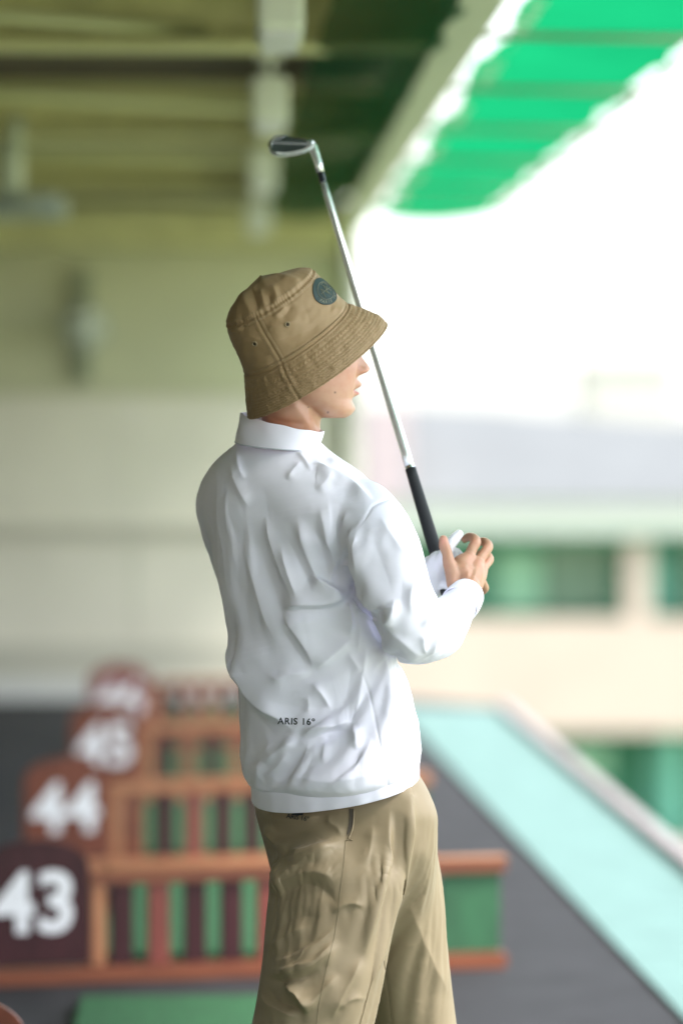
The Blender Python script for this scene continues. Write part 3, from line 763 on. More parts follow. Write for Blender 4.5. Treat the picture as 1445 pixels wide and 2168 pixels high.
tocam = CL - v2; tocam /= np.linalg.norm(tocam, axis=1)[:, None]; face = smoothstep(-0.1, 0.35, (nrm*tocam).sum(1))
H = np.zeros(len(v2)); JLOG = list(CLOG)
def fold_amp(q):
    p_ = np.array(q[1], float); ln = np.hypot(*np.diff(p_, axis=0).T).sum()
    if abs(q[0]) < 5: return 0.0
    if q[0] < 0: return 0.0 if ln < 70 else q[0]*0.45
    return q[0]*min(1.0, ln/70)
for q in JLOG:
    m_ = fold_amp(q)*(1.15 if abs(q[0]) >= 8 else 0.75)*(0.6 if np.mean([p[1] for p in q[1]]) > 1560 else 1)
    if m_: C(m_*POST, *q[1:])
C(-3.4, [(846, 1050), (818, 1058), (790, 1072), (774, 1100), (752, 1140), (728, 1170), (712, 1200), (708, 1230), (716, 1252), (732, 1262), (744, 1254)], 3, 3, False)
C(-3, [(768, 1430), (783, 1475), (795, 1530), (806, 1590), (818, 1650), (822, 1674)], 2.6, 2.6, False)
C(-7, [(737, 1190), (748, 1212), (752, 1238), (745, 1264)], 5, 5)
C(-6, [(745, 1252), (758, 1282), (782, 1304), (812, 1322)], 4, 5)
C(5, [(722, 1200), (738, 1192), (754, 1200)], 5, 5)
C(5, [(756, 1190), (758, 1235), (774, 1272), (806, 1304)], 9, 4)
C(-5, [(792, 1286), (812, 1304), (828, 1322)], 7, 9)
C(4, [(762, 1120), (760, 1170), (764, 1220)], 9, 5)
v2 = v2 + nrm*(H*face)[:, None]
set_v(jm, v2); jm.shade_smooth()
jacket = plink('pullover', jm, M['jacket'])
jacket['label'] = 'white long sleeved pullover with soft folds'
jv = v2.copy()
jpoly = [tuple(p.vertices) for p in jm.polygons]
jbvh = BVHTree.FromPolygons([Vector(x) for x in jv], jpoly)
def stick(name, me_text, cx, cy, rot, m, parent, bvh, off=0.0008, scale=1.0, skew=0.0, plen=0.0):
    """lay a flat text / shape mesh (units: photo px, y up) onto a surface along the view direction"""
    bm = bmesh.new(); bm.from_mesh(me_text)
    bmesh.ops.triangulate(bm, faces=bm.faces[:])
    bmesh.ops.subdivide_edges(bm, edges=[e for e in bm.edges if e.calc_length() > 5], cuts=2)
    ca, sa = math.cos(rot), math.sin(rot); bad = []
    for q in bm.verts:
        x, y = q.co.x*scale+skew*q.co.y, q.co.y*scale
        X = cx + x*ca - y*sa; Y = cy - (x*sa + y*ca)
        o = Vector(P(X, Y, 0.5)); dr = (Vector(P(X, Y, 7.0))-o).normalized()
        hit, nn, idx, dist = bvh.ray_cast(o, dr)
        if hit is None: bad.append(q); q.co = Vector(P(X, Y, DP)); continue
        q.co = hit - dr*off
    bmesh.ops.delete(bm, geom=bad, context='VERTS')
    me = bpy.data.meshes.new(name); bm.to_mesh(me); bm.free(); return plink(name, me, m, parent)
t = text_mesh('ARIS 16º', 19.5, 0, 0.35, 1.12, 3)
pr = stick('chest_print', t, 627, 1528, math.radians(-1.5), M['print'], jacket, jbvh)
pr.name = 'letter_print'
# collar: thin band with an open top
def band(rings, thick, name, m, parent, disp=None):
    V, F = loft(rings, False)
    me = mesh_np(name, V, F); o = plink(name, me, m, parent)
    s = o.modifiers.new('s', 'SOLIDIFY'); s.thickness = thick; s.offset = -1
    b = o.modifiers.new('b', 'BEVEL'); b.width = thick*0.35; b.segments = 2; b.limit_method = 'ANGLE'
    return o
cr = []
for t_ in np.linspace(0, 1, 12):
    def mix(a, b): return tuple(np.array(a)*(1-t_)+np.array(b)*t_)
    bulge = 4*math.sin(math.pi*t_)
    L = mix((497, 936), (509, 874)); R = mix((676, 950), (686, 913)); N = mix((0, 8), (0, 7))
    rg = ring((L[0]-bulge*0.3, L[1]), (R[0]+bulge*0.1-3*math.sin(math.pi*t_), R[1]), .02+0.01*t_, 0.068-0.004*t_, N, 0.25, 96)
    a = np.linspace(0, 2*np.pi, 96, endpoint=False)
    cr.append(rg + (0.0022*math.sin(math.pi*t_)*np.sin(a*6+3*t_)+0.0014*np.sin(a*9+3)*t_)[:, None]*np.array([1, 0, 0.3]))
collar = band(cr, 0.0018, 'collar', M['jacket_rib'], jacket)
# collar seam cord
seamv = cr[0][list(range(96))+[0]]
tube('collar_seam', seamv - np.array(PL), 0.0011, M['seam_w'], jacket, 6)
# hem band
hr = []
for t_ in np.linspace(0, 1, 10):
    L = mix((533, 1640), (536, 1694)); R = mix((884, 1608), (884, 1642)); N = mix((0, 44), (0, 45))
    rg = ring(L, R, .03, 0.136+0.003*math.sin(math.pi*t_), N, K_SH, 240, ex=0.92)
    a = np.linspace(0, 2*np.pi, 240, endpoint=False)
    rg = rg + (0.0010*np.sin(a*9+1)*np.sin(a*3)+0.0006*np.sin(a*23))[:, None]*np.array([0, -1, 0])
    hr.append(rg)
hem = band(hr, 0.003, 'hem_band', M['jacket_rib'], jacket)
# cuffs
def ringc(c, ax, r, n=48, r2=None):
    ax = np.array(ax, float); ax /= np.linalg.norm(ax); u = np.cross(ax, [0, 1, 0.1]); u /= np.linalg.norm(u); w = np.cross(ax, u)
    a = np.linspace(0, 2*np.pi, n, endpoint=False)
    return c + r*np.cos(a)[:, None]*u + (r2 or r)*np.sin(a)[:, None]*w
c0 = Q(972, 1280, .02); c1 = Q(989, 1258, .055)
band([ringc(c0+(c1-c0)*t_, c1-c0, (42-5*t_)/S+0.001*math.sin(math.pi*t_)) for t_ in np.linspace(0, 1, 8)], 0.003, 'cuff', M['jacket_rib'], jacket)
c0 = Q(890, 1258, .255); c1 = Q(922, 1242, .225)
band([ringc(c0+(c1-c0)*t_, c1-c0, (37-4*t_)/S) for t_ in np.linspace(0, 1, 6)], 0.003, 'cuff', M['jacket_rib'], jacket)

# ------------------------------------------------------------------ trousers
KW = 1.2; PWR = 1.2
TPB = 0.12; TPOST = 0.75; PRE = 0.3
TK = dict(gravity=1.0, frames=11, grow=-0.015, bend=0.5, tension=15, goal=1.0)
near = [((640, 1750), (780, 1750), -.02), ((590, 1800), (835, 1800), -.05), ((562, 1850), (858, 1850), -.06), ((556, 1930), (838, 1930), -.07), ((552, 2010), (815, 2010), -.08), ((540, 2090), (795, 2090), -.09), ((522, 2168), (772, 2168), -.09), ((508, 2260), (742, 2260), -.09), ((528, 2360), (726, 2360), -.09), ((540, 2480), (712, 2480), -.08), ((552, 2600), (700, 2600), -.06), ((562, 2690), (690, 2690), -.05)]
far = [((770, 1740), (880, 1752), .05), ((720, 1790), (925, 1800), .06), ((705, 1850), (941, 1850), .055), ((725, 1930), (950, 1930), .07), ((750, 2010), (957, 2010), .09), ((765, 2090), (968, 2090), .12), ((776, 2168), (977, 2168), .15), ((790, 2260), (986, 2260), .16), ((800, 2360), (974, 2360), .17), ((815, 2480), (972, 2480), .18), ((830, 2600), (970, 2600), .19), ((838, 2670), (962, 2670), .20)]
hip = [((560, 1640), (868, 1620), .03, .108), ((548, 1675), (886, 1640), .03, .115), ((538, 1705), (905, 1672), .03, .124), ((543, 1735), (922, 1712), .03, .130), ((553, 1765), (932, 1750), .03, .132), ((563, 1810), (934, 1795), .03, .130), ((580, 1860), (932, 1850), .04, .105), ((620, 1930), (925, 1910), .05, .075), ((680, 1980), (900, 1960), .06, .04)]
parts = [loft([ring(L, R, w, hd, (0, 20), K_SH, ex=0.95) for L, R, w, hd in hip])]
parts.append(loft([ring(L, R, w, (.05, .09)[i] if i < 2 else .105-0.03*i/11, (0, 4), 0.25) for i, (L, R, w) in enumerate(near)]))
parts.append(loft([ring(L, R, w, (.04, .085)[i] if i < 2 else .100-0.03*i/11, (0, 4), 0.25) for i, (L, R, w) in enumerate(far)]))
V, F = merge(parts)
tm = remesh(V, F, 0.0082, 6, 0.5)
tcol = remesh(V, F, 0.013, 4, 0.5)
cv = get_v(tcol); set_v(tcol, cv - get_n(tcol)*0.012)
CLOG = []; MINLEN = 58
v = get_v(tm); px, py, d = proj(v); nrm = get_n(tm)
tocam = CL - v; tocam /= np.linalg.norm(tocam, axis=1)[:, None]
face = smoothstep(-0.1, 0.35, (nrm*tocam).sum(1))
H = np.zeros(len(v))
nl = smoothstep(0.06, 0.0, d-(DP+0.02)); fl = 1-nl      # near leg / far leg
# near leg
C(9, [(868, 1690), (866, 1760), (852, 1840), (832, 1930), (806, 2020), (782, 2090), (762, 2168)], 6, 26, False)
C(-6, [(842, 1720), (838, 1790), (822, 1870), (800, 1950), (776, 2040)], 12, 12)
C(8, [(824, 1700), (822, 1780), (812, 1850), (796, 1920), (778, 1985), (764, 2040)], 6, 20)
C(-5, [(836, 1710), (832, 1780), (822, 1850), (806, 1920), (788, 1990)], 5, 6)
C(9, [(735, 1772), (690, 1800), (640, 1818), (580, 1826)], 12, 20)
C(8, [(716, 1960), (660, 2005), (610, 2030), (560, 2036)], 18, 10)
C(8, [(700, 2168), (716, 2120), (745, 2070), (768, 2020)], 14, 9)
C(11, [(566, 1905), (590, 1880), (625, 1858), (662, 1848), (695, 1856), (712, 1880)], 26, 10)
C(-13, [(570, 1925), (605, 1888), (648, 1872), (684, 1884), (708, 1910), (718, 1932)], 14, 16)
C(-8, [(690, 1880), (712, 1905), (726, 1925)], 10, 8)
C(7, [(700, 1935), (730, 1916), (758, 1916), (764, 1930)], 12, 5)
C(-6, [(728, 1930), (748, 1922), (762, 1932)], 5, 8)
C(9, [(560, 2052), (590, 2064), (630, 2060), (670, 2040), (706, 2010), (722, 1990)], 16, 9)
C(-10, [(562, 2068), (600, 2078), (640, 2070), (680, 2052)], 9, 10)
C(-14, [(568, 2078), (572, 2102), (590, 2122), (625, 2132), (655, 2142)], 12, 14)
C(10, [(596, 2074), (618, 2095), (640, 2120), (656, 2146)], 12, 9)
C(9, [(548, 2092), (566, 2122), (600, 2142), (640, 2158)], 9, 14)
C(6, [(655, 1990), (640, 2030), (600, 2060)], 12, 12)
C(6, [(560, 2020), (585, 1998), (620, 1975), (660, 1960)], 14, 12)
C(-6, [(566, 1985), (600, 1960), (640, 1940), (690, 1945)], 14, 14)
C(-7, [(575, 2035), (620, 2020), (670, 1990), (700, 1960)], 14, 14)
C(7, [(556, 1745), (580, 1775), (606, 1800), (612, 1815)], 9, 7)
C(-7, [(572, 1752), (598, 1780), (622, 1802)], 8, 8)
C(6, [(548, 1722), (600, 1736), (650, 1734), (690, 1728)], 9, 10)
C(-6, [(560, 1760), (620, 1764), (670, 1756)], 10, 10)
C(8, [(690, 1724), (700, 1742), (716, 1755), (726, 1776)], 9, 7)
C(-5, [(682, 1735), (694, 1756), (712, 1770)], 7, 7)
C(7, [(612, 1800), (650, 1808), (690, 1796), (700, 1778)], 9, 12)
C(-7, [(590, 1815), (640, 1835), (690, 1818)], 12, 12)
C(8, [(582, 1815), (590, 1845), (588, 1875), (575, 1895)], 10, 8)
C(-7, [(612, 1830), (612, 1865), (596, 1885)], 10, 10)
C(-6, [(562, 1880), (590, 1892), (612, 1885)], 8, 8)
C(6, [(770, 1852), (785, 1846), (800, 1838)], 5, 10)
C(-5, [(772, 1860), (790, 1856), (806, 1846)], 5, 5)
C(5, [(790, 1745), (784, 1790), (772, 1835)], 10, 10)
C(5, [(760, 2018), (740, 2034), (716, 2052)], 5, 12)
C(-6, [(772, 2022), (750, 2036), (730, 2052)], 5, 6)
C(6, [(716, 2140), (736, 2120), (752, 2112), (768, 2114)], 9, 5)
C(-6, [(724, 2150), (744, 2128), (766, 2122)], 5, 8)
C(7, [(640, 2150), (672, 2110), (700, 2080), (720, 2060)], 10, 10)
C(-7, [(700, 2150), (722, 2100), (742, 2060)], 12, 12)
C(-5, [(680, 1960), (700, 1990), (705, 2020)], 10, 10)
# side seam of the near leg
sideseam = [(731, 1778), (727, 1830), (719, 1890), (715, 1935), (707, 1985), (694, 2035), (683, 2085), (674, 2130), (668, 2180), (664, 2300), (660, 2450), (655, 2600)]
C(-2.6, sideseam, 3.0, 3.0, False); C(1.5, [(x+6, y) for x, y in sideseam], 4, 4, False)
# far leg
C(7, [(928, 1768), (905, 1778), (882, 1792), (862, 1808)], 6, 14, where=fl)
C(-7, [(930, 1780), (905, 1790), (880, 1806), (862, 1822)], 6, 8)
C(6, [(905, 1690), (912, 1730), (928, 1760)], 8, 8)
C(6, [(880, 1670), (876, 1720), (872, 1780), (862, 1840)], 8, 8)
C(-7, [(884, 1700), (878, 1750), (874, 1800)], 6, 6)
C(6, [(850, 1880), (880, 1960), (915, 2040), (945, 2100)], 22, 14, where=fl)
C(-7, [(822, 1960), (860, 2030), (900, 2090), (940, 2130)], 18, 18, where=fl)
C(6, [(830, 2060), (860, 2110), (900, 2150)], 14, 14, where=fl)
C(-5, [(810, 2026), (822, 2100), (830, 2180), (840, 2300)], 3.2, 3.2, False, where=fl)
C(6, [(815, 2060), (850, 2080), (890, 2070), (935, 2040)], 12, 14, where=fl)
C(5, [(900, 1850), (915, 1920), (920, 1990)], 10, 10, where=fl)
C(-5, [(890, 1830), (870, 1900), (850, 1950)], 14, 14, where=fl)
gx = v - np.array(PL)
H *= PRE
H += (1-face)*0.006*np.maximum(0, snoise(gx[:, 0]*16+gx[:, 1]*16, gx[:, 2]*12, 9, 2))
low = smoothstep(0.75, 0.35, gx[:, 2])
H += low*0.006*snoise(gx[:, 0]*10, gx[:, 2]*26+gx[:, 0]*14, 12, 2)
v2 = v + nrm*(H*np.maximum(face, 0.25)*1.0)[:, None]
set_v(tm, v2)
pin = TPB + (1-TPB)*np.maximum(smoothstep(1745, 1725, py), smoothstep(2560, 2620, py))
v2 = drape(tm, np.clip(pin, 0, 1), collider=tcol, **TK)
v2 = lap(tm, v2, 1, 0.5)
set_v(tm, v2); tm = subdivide(tm); v2 = get_v(tm)
px, py, d = proj(v2); nrm = get_n(tm)
tocam = CL - v2; tocam /= np.linalg.norm(tocam, axis=1)[:, None]; face = smoothstep(-0.1, 0.35, (nrm*tocam).sum(1))
nl = smoothstep(0.06, 0.0, d-(DP+0.02)); fl = 1-nl
H = np.zeros(len(v2)); TLOG = list(CLOG)
def fold_len(q):
    p_ = np.array(q[1], float); return np.hypot(*np.diff(p_, axis=0).T).sum()
for q in TLOG:
  if abs(q[0]) >= 5 and (fold_len(q) > 105 or q[0] > 0): C(q[0]*TPOST*(min(1, fold_len(q)/100) if q[0] > 0 else 0.55), *q[1:], where=(face if np.mean([p[0] for p in q[1]]) < 850 else fl))
KW = 1.0
C(5, [(826, 1712), (822, 1780), (812, 1850), (792, 1940), (766, 2040)], 4.5, 22)
C(5, [(870, 1690), (867, 1760), (853, 1850), (830, 1940)], 4.5, 22)
C(4, [(560, 1750), (590, 1790), (606, 1818)], 8, 8)
C(5, [(716, 1985), (670, 2030), (620, 2052), (566, 2050)], 16, 5)
C(6, [(655, 2150), (630, 2105), (604, 2076)], 6, 14)
C(5, [(735, 1785), (680, 1812), (620, 1846), (575, 1892)], 5, 16)
C(3.5, [(862, 1900), (890, 1980), (930, 2070), (958, 2120)], 14, 24)
v2 = v2 + nrm*(H*face)[:, None]
set_v(tm, v2); tm.shade_smooth()
tbvh = BVHTree.FromPolygons([Vector(x) for x in v2], [tuple(p.vertices) for p in tm.polygons])
trousers = plink('trousers', tm, M['khaki']); trousers['label'] = 'loose khaki trousers with pleats'
def on_surface(pts, bvh, off=0.0005, per=8):
    p = np.array(pts, float); out = []
    for i in range(len(p)-1):
        for k in range(per):
            x, y = p[i]+(p[i+1]-p[i])*k/per
            o = Vector(P(x, y, 0.5)); dr = (Vector(P(x, y, 7.0))-o).normalized(); hit = bvh.ray_cast(o, dr)[0]
            if hit is not None: out.append(np.array(hit - dr*off))
    return np.array(out)
def seam(name, pts, bvh, r, m, parent, off=0.0002):
    q = on_surface(pts, bvh, off)
    if len(q) > 3: return tube(name, q-np.array(PL), r, m, parent, 5)
seam('side_seam', sideseam[:9], tbvh, 0.0005, M['khaki_dark'], trousers)
seam('inner_seam', [(812, 2034), (818, 2070), (824, 2110), (829, 2165)], tbvh, 0.0007, M['khaki_dark'], trousers)
# pocket opening
bm = bmesh.new(); prof = [(738, 1716), (748, 1716), (747, 1735), (745, 1752), (740, 1764), (735, 1774), (734, 1768), (738, 1748), (739, 1732)]
vs = [bm.verts.new((x-740, -(y-1740), 0)) for x, y in prof]; bm.faces.new(vs); me = bpy.data.meshes.new('p'); bm.to_mesh(me); bm.free()
stick('pocket_opening', me, 740, 1736, 0, M['pocket_in'], trousers, tbvh, 0.0012)
seam('pocket_edge', [(749, 1716), (748, 1740), (745, 1758), (736, 1778)], tbvh, 0.0013, M['khaki'], trousers, 0.0015)
seam('pocket_tack', [(733, 1779), (740, 1777), (746, 1779)], tbvh, 0.0010, M['khaki'], trousers, 0.0012)
t = text_mesh('ARIS 16º', 14, 0, 0.2, 0.95, 2); stick('letter_print', t, 630, 1731, math.radians(-9), M['print'], trousers, tbvh)
t = text_mesh('MMM', 11, 0, 0.3, 0.7, 2); bpy.data.meshes.remove(t)
bm = bmesh.new()
for k, (x0, x1, y0, y1) in enumerate(((-14, -10, -4, 6), (-9, -4, -5, 6), (-2, 3, -6, 5), (5, 9, -5, 5), (-14, 9, -7, -4))):
    bm.faces.new([bm.verts.new(p) for p in ((x0, y0, 0), (x1, y0-1, 0), (x1+1, y1, 0), (x0+1, y1+1, 0))])
me = bpy.data.meshes.new('e'); bm.to_mesh(me); bm.free(); stick('print_emblem', me, 632, 1718, 0, M['print'], trousers, tbvh)

# ------------------------------------------------------------------ body (skin)
def skin_mat():
    m = bpy.data.materials.new('skin'); m.use_nodes = True; n = m.node_tree; b = n.nodes['Principled BSDF']
    at = n.nodes.new('ShaderNodeAttribute'); at.attribute_name = 'tone'
    tc = n.nodes.new('ShaderNodeTexCoord'); ns = n.nodes.new('ShaderNodeTexNoise'); ns.inputs['Scale'].default_value = 60; ns.inputs['Detail'].default_value = 5
    mx = n.nodes.new('ShaderNodeMixRGB'); mx.blend_type = 'MULTIPLY'; mx.inputs[0].default_value = 0.35
    rp = n.nodes.new('ShaderNodeValToRGB'); rp.color_ramp.elements[0].color = (0.85, 0.62, 0.55, 1); rp.color_ramp.elements[1].color = (1, 1, 1, 1)
    rp.color_ramp.elements[0].position = 0.35; rp.color_ramp.elements[1].position = 0.6
    n.links.new(tc.outputs['Object'], ns.inputs[0]); n.links.new(ns.outputs[0], rp.inputs[0])
    n.links.new(at.outputs['Color'], mx.inputs[1]); n.links.new(rp.outputs[0], mx.inputs[2]); n.links.new(mx.outputs[0], b.inputs['Base Color'])
    b.inputs['Roughness'].default_value = 0.45; b.inputs['Subsurface Weight'].default_value = 0.25
    b.inputs['Subsurface Radius'].default_value = (0.012, 0.004, 0.002); b.inputs['Subsurface Scale'].default_value = 1.0
    n2 = n.nodes.new('ShaderNodeTexNoise'); n2.inputs['Scale'].default_value = 700; n2.inputs['Detail'].default_value = 4
    bp = n.nodes.new('ShaderNodeBump'); bp.inputs['Strength'].default_value = 0.25; bp.inputs['Distance'].default_value = 0.0008
    n.links.new(tc.outputs['Object'], n2.inputs[0]); n.links.new(n2.outputs[0], bp.inputs['Height']); n.links.new(bp.outputs[0], b.inputs['Normal'])
    return m
M['skin'] = skin_mat()
AF = math.radians(17)                       # how far the face turns away from pure profile
fdir = np.array([math.cos(AF), math.sin(AF)])   # (x px, w px) forward
ldir = np.array([math.sin(AF), -math.cos(AF)])  # his right side, towards the camera
WC = 0.035                                  # depth of the head centre
def head_ring(y, xf, xb, hw, n=96, ex=1.0, flat=1.0):
    a = np.linspace(0, 2*np.pi, n, endpoint=False); c, s = np.cos(a), np.sin(a)
    cx = (xf+xb)/2; hx = (xf-xb)/2/math.cos(AF)
    s2 = np.sign(s)*np.abs(s)**ex
    fx = hx*c; ly = hw*s2
    X = cx + fx*fdir[0] + ly*ldir[0]*0.55; Wp = fx*fdir[1] + ly*ldir[1]
    return Q(X, np.full(n, float(y)), WC + Wp/S)
hrings = [(615, 655, 610, 24), (625, 680, 585, 44), (650, 705, 560, 62), (690, 728, 548, 72), (730, 752, 545, 78), (752, 757, 543, 82), (780, 756, 540, 90), (800, 754, 552, 86), (825, 751, 574, 80), (845, 745, 600, 72), (858, 748, 622, 64), (868, 749, 640, 56), (878, 743, 662, 44), (885, 730, 684, 30)]
parts = [loft([head_ring(*h) for h in hrings])]
parts.append(chain([(596, 760, .03, 70), (604, 830, .03, 66), (616, 880, .028, 63), (612, 940, .03, 66), (600, 990, .03, 90)], 6, 40))
# jaw angle padding
for s_ in (1, -1):
    l = s_*58/S
    parts.append(chain([(618+18*s_*0.3, 815, WC - l*0.95, 22), (660+15*s_*0.3, 848, WC-l*0.78, 20), (712+8*s_*.3, 868, WC-l*0.45+.03, 16)], 6, 20))
V, F = merge(parts)
hm = remesh(V, F, 0.00165, 22, 0.5)
v = get_v(hm)
def facecoords(v):
    X, Y, D = proj(v); Wp = (D-DP-WC)*S
    # forward / lateral, in px, relative to axis at x = 650
    fx = (X-650)*fdir[0] + Wp*fdir[1]; ly = (X-650)*ldir[0] + Wp*ldir[1]
    return X, Y, fx, ly
X, Y, fx, ly = facecoords(v)
frontm = smoothstep(20, 60, fx)
def prof(y, pts):
    p = np.array(pts, float); return np.interp(y, p[:, 0], p[:, 1])
noseP = [(735, 0), (742, 3), (750, 7), (758, 11), (766, 18), (773, 24), (779, 28), (783, 28), (788, 24), (792, 14), (796, 5), (801, 0)]
noseW = [(735, 8), (755, 9.5), (770, 12), (780, 15), (790, 16), (801, 14)]
dF = prof(Y, noseP)*np.exp(-(np.abs(ly)/prof(Y, noseW))**2.2)
# wings
for s_ in (1, -1):
    dF += 9*np.exp(-((ly-s_*15)/6.5)**2-((Y-785)/7.5)**2)
    dF -= 4.5*np.exp(-((ly-s_*24)/5)**2-((Y-787)/10)**2)
    dF -= 4*np.exp(-((ly-s_*27)/7)**2-((Y-806-0)/16)**2)          # crease to the mouth corner
    dF += 3*np.exp(-((ly-s_*42)/16)**2-((Y-790)/26)**2)           # cheek
    dF -= 12*np.exp(-((ly-s_*34)/17)**2-((Y-742)/12)**2)          # eye socket
    dF -= 3.0*np.exp(-((ly-s_*26)/6)**2-((Y-829)/6)**2)           # mouth corner
mw = np.exp(-(np.abs(ly)/23)**3)
lip = 12*np.exp(-((Y-812)/6.5)**2)*mw + 6.5*np.exp(-((Y-819)/5)**2)*mw - 5.5*np.exp(-((Y-825.5)/2.6)**2)*mw + 13*np.exp(-((Y-833.5)/6.0)**2)*np.exp(-(np.abs(ly)/20)**3)
lip -= 4.5*np.exp(-((Y-848)/5)**2)*np.exp(-(np.abs(ly)/24)**2)
lip += 4.5*np.exp(-((Y-866)/9)**2)*np.exp(-(np.abs(ly)/20)**2)
lip -= 1.5*np.exp(-(ly/3.5)**2-((Y-803)/6)**2)
dF += lip
disp_ = (dF*frontm/S)
# forward direction in world
Fw = (Q(650+10*fdir[0], 800, WC+10*fdir[1]/S) - Q(650, 800, WC)); Fw /= np.linalg.norm(Fw)
Lw = (Q(650+10*ldir[0], 800, WC+10*ldir[1]/S) - Q(650, 800, WC)); Lw /= np.linalg.norm(Lw)
v = v + disp_[:, None]*Fw
wing = sum(s_*4.0*np.exp(-((ly-s_*15)/6)**2-((Y-785)/7)**2) for s_ in (1, -1))*frontm/S
v = v + wing[:, None]*Lw
# nostrils
for s_ in (1, -1):
    c = np.exp(-((ly-s_*8)/3.6)**2-((Y-793)/3.0)**2)*smoothstep(95, 105, fx)
    v[:, 2] += c*4.5/S
# neck muscle and throat
X, Y, D = proj(v)
nn = get_n(hm)
nk = 0.003*crease(X, Y, [(610, 840), (640, 880), (660, 915)], 9, 12) - 0.0025*crease(X, Y, [(655, 862), (668, 890), (676, 915)], 7, 7) - 0.002*crease(X, Y, [(560, 880), (600, 893), (650, 898)], 5, 5)
v = v + nn*nk[:, None]
v = lap(hm, v, 2, 0.4); set_v(hm, v); hm.shade_smooth()
X, Y, fx, ly = facecoords(v)
base = np.array([0.47, 0.270, 0.185]); tone = np.tile(base, (len(v), 1))
def blend(mask, col):
    global tone; tone = tone*(1-mask[:, None])+np.array(col)*mask[:, None]
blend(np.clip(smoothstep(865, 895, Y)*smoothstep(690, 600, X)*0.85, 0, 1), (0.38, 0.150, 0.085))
blend(smoothstep(60, 66, fx)*0.35*np.exp(-((Y-783)/14)**2-(ly/24)**2), (0.60, 0.24, 0.17))
blend(0.35*np.exp(-((Y-800)/30)**2-((ly-50)/26)**2), (0.60, 0.29, 0.21))
lm = smoothstep(60, 80, fx)*smoothstep(1.0, 0.75, np.sqrt((ly/26)**2+(((Y-826))/14.5)**2))
blend(lm*0.9, (0.42, 0.15, 0.12))
blend(smoothstep(60, 80, fx)*np.exp(-((Y-825.5)/1.6)**2)*np.exp(-(np.abs(ly)/25)**4)*0.7, (0.22, 0.06, 0.05))
for (mx_, my_, r_) in ((709, 831, 2.2), (694, 873, 2.4), (652, 862, 1.3)):
    blend(smoothstep(r_+0.8, r_-0.5, np.hypot(X-mx_, Y-my_))*0.8, (0.10, 0.04, 0.03))
def set_tone(me, t):
    ca = me.color_attributes.new('tone', 'FLOAT_COLOR', 'POINT'); ca.data.foreach_set('color', np.column_stack([t, np.ones(len(t))]).ravel().astype(np.float32))
set_tone(hm, tone)

# right hand (bare) and the forearm inside the sleeve
rh = [chain([(940, 1335, -.05, 34), (975, 1285, .035, 28), (990, 1262, .06, 26), (990, 1240, .075, 26)], 6, 28),
      chain([(988, 1252, .07, 25), (982, 1225, .085, 28), (978, 1200, .095, 27), (992, 1180, .105, 15)], 6, 24),
      chain([(992, 1245, .075, 22), (1000, 1215, .095, 24), (1010, 1192, .11, 15)], 6, 24),
      chain([(1000, 1250, .08, 18), (1012, 1220, .11, 18), (1020, 1204, .125, 13)], 6, 24),
      chain([(960, 1236, .07, 16), (958, 1214, .075, 17), (950, 1192, .075, 14), (946, 1172, .075, 11.5), (940, 1156, .08, 12), (938, 1142, .085, 9.5)], 6, 20),
      chain([(980, 1210, .08, 18), (960, 1205, .078, 14)], 4, 18),
      chain([(990, 1186, .105, 13), (998, 1164, .112, 11.5), (1006, 1147, .122, 12), (999, 1138, .142, 10), (990, 1137, .155, 9), (983, 1142, .165, 8)], 6, 18),
      chain([(1010, 1192, .11, 12), (1022, 1174, .125, 11), (1032, 1158, .14, 11.5), (1026, 1148, .16, 10), (1015, 1147, .175, 9), (1006, 1153, .185, 8)], 6, 18),
      chain([(1018, 1205, .12, 12), (1028, 1194, .14, 10.5), (1034, 1184, .155, 11), (1028, 1174, .175, 9.5), (1016, 1172, .19, 8.5)], 6, 18),
      chain([(1014, 1226, .12, 12), (1021, 1236, .135, 10), (1025, 1246, .15, 9.5), (1018, 1252, .165, 8.5), (1008, 1250, .178, 7.5)], 6, 18)]
V, F = merge(rh); rm = remesh(V, F, 0.0016, 4, 0.5)
v = get_v(rm); X, Y, D = proj(v); nn = get_n(rm)
f = 0.0014*(crease(X, Y, [(993, 1200), (988, 1225), (985, 1245)], 4, 4)+crease(X, Y, [(1008, 1205), (1000, 1230), (994, 1248)], 4, 4)) - 0.003*crease(X, Y, [(975, 1210), (970, 1240), (968, 1262)], 7, 9) - 0.0015*crease(X, Y, [(1001, 1200), (996, 1225)], 4, 4) - 0.001*crease(X, Y, [(1000, 1152), (1010, 1150)], 2.5, 2.5) - 0.0015*crease(X, Y, [(965, 1262), (985, 1270), (1008, 1275)], 4, 4)
f *= smoothstep(0, 0.4, (nn*((CL-v)/np.linalg.norm(CL-v, axis=1)[:, None])).sum(1))
v = lap(rm, v+nn*f[:, None], 1, 0.4); set_v(rm, v); rm.shade_smooth()
X, Y, D = proj(v); tone = np.tile(np.array([0.43, 0.245, 0.160]), (len(v), 1))
blend(0.7*np.exp(-((X-938)/9)**2-((Y-1145)/11)**2), (0.66, 0.33, 0.27))
for (a, b) in ((1003, 1146), (1030, 1156), (1033, 1186), (992, 1180), (1012, 1190)): blend(0.4*np.exp(-((X-a)/8)**2-((Y-b)/8)**2), (0.55, 0.24, 0.17))
blend(0.35*np.exp(-((X-965)/9)**2-((Y-1240)/22)**2), (0.40, 0.20, 0.12))
set_tone(rm, tone)
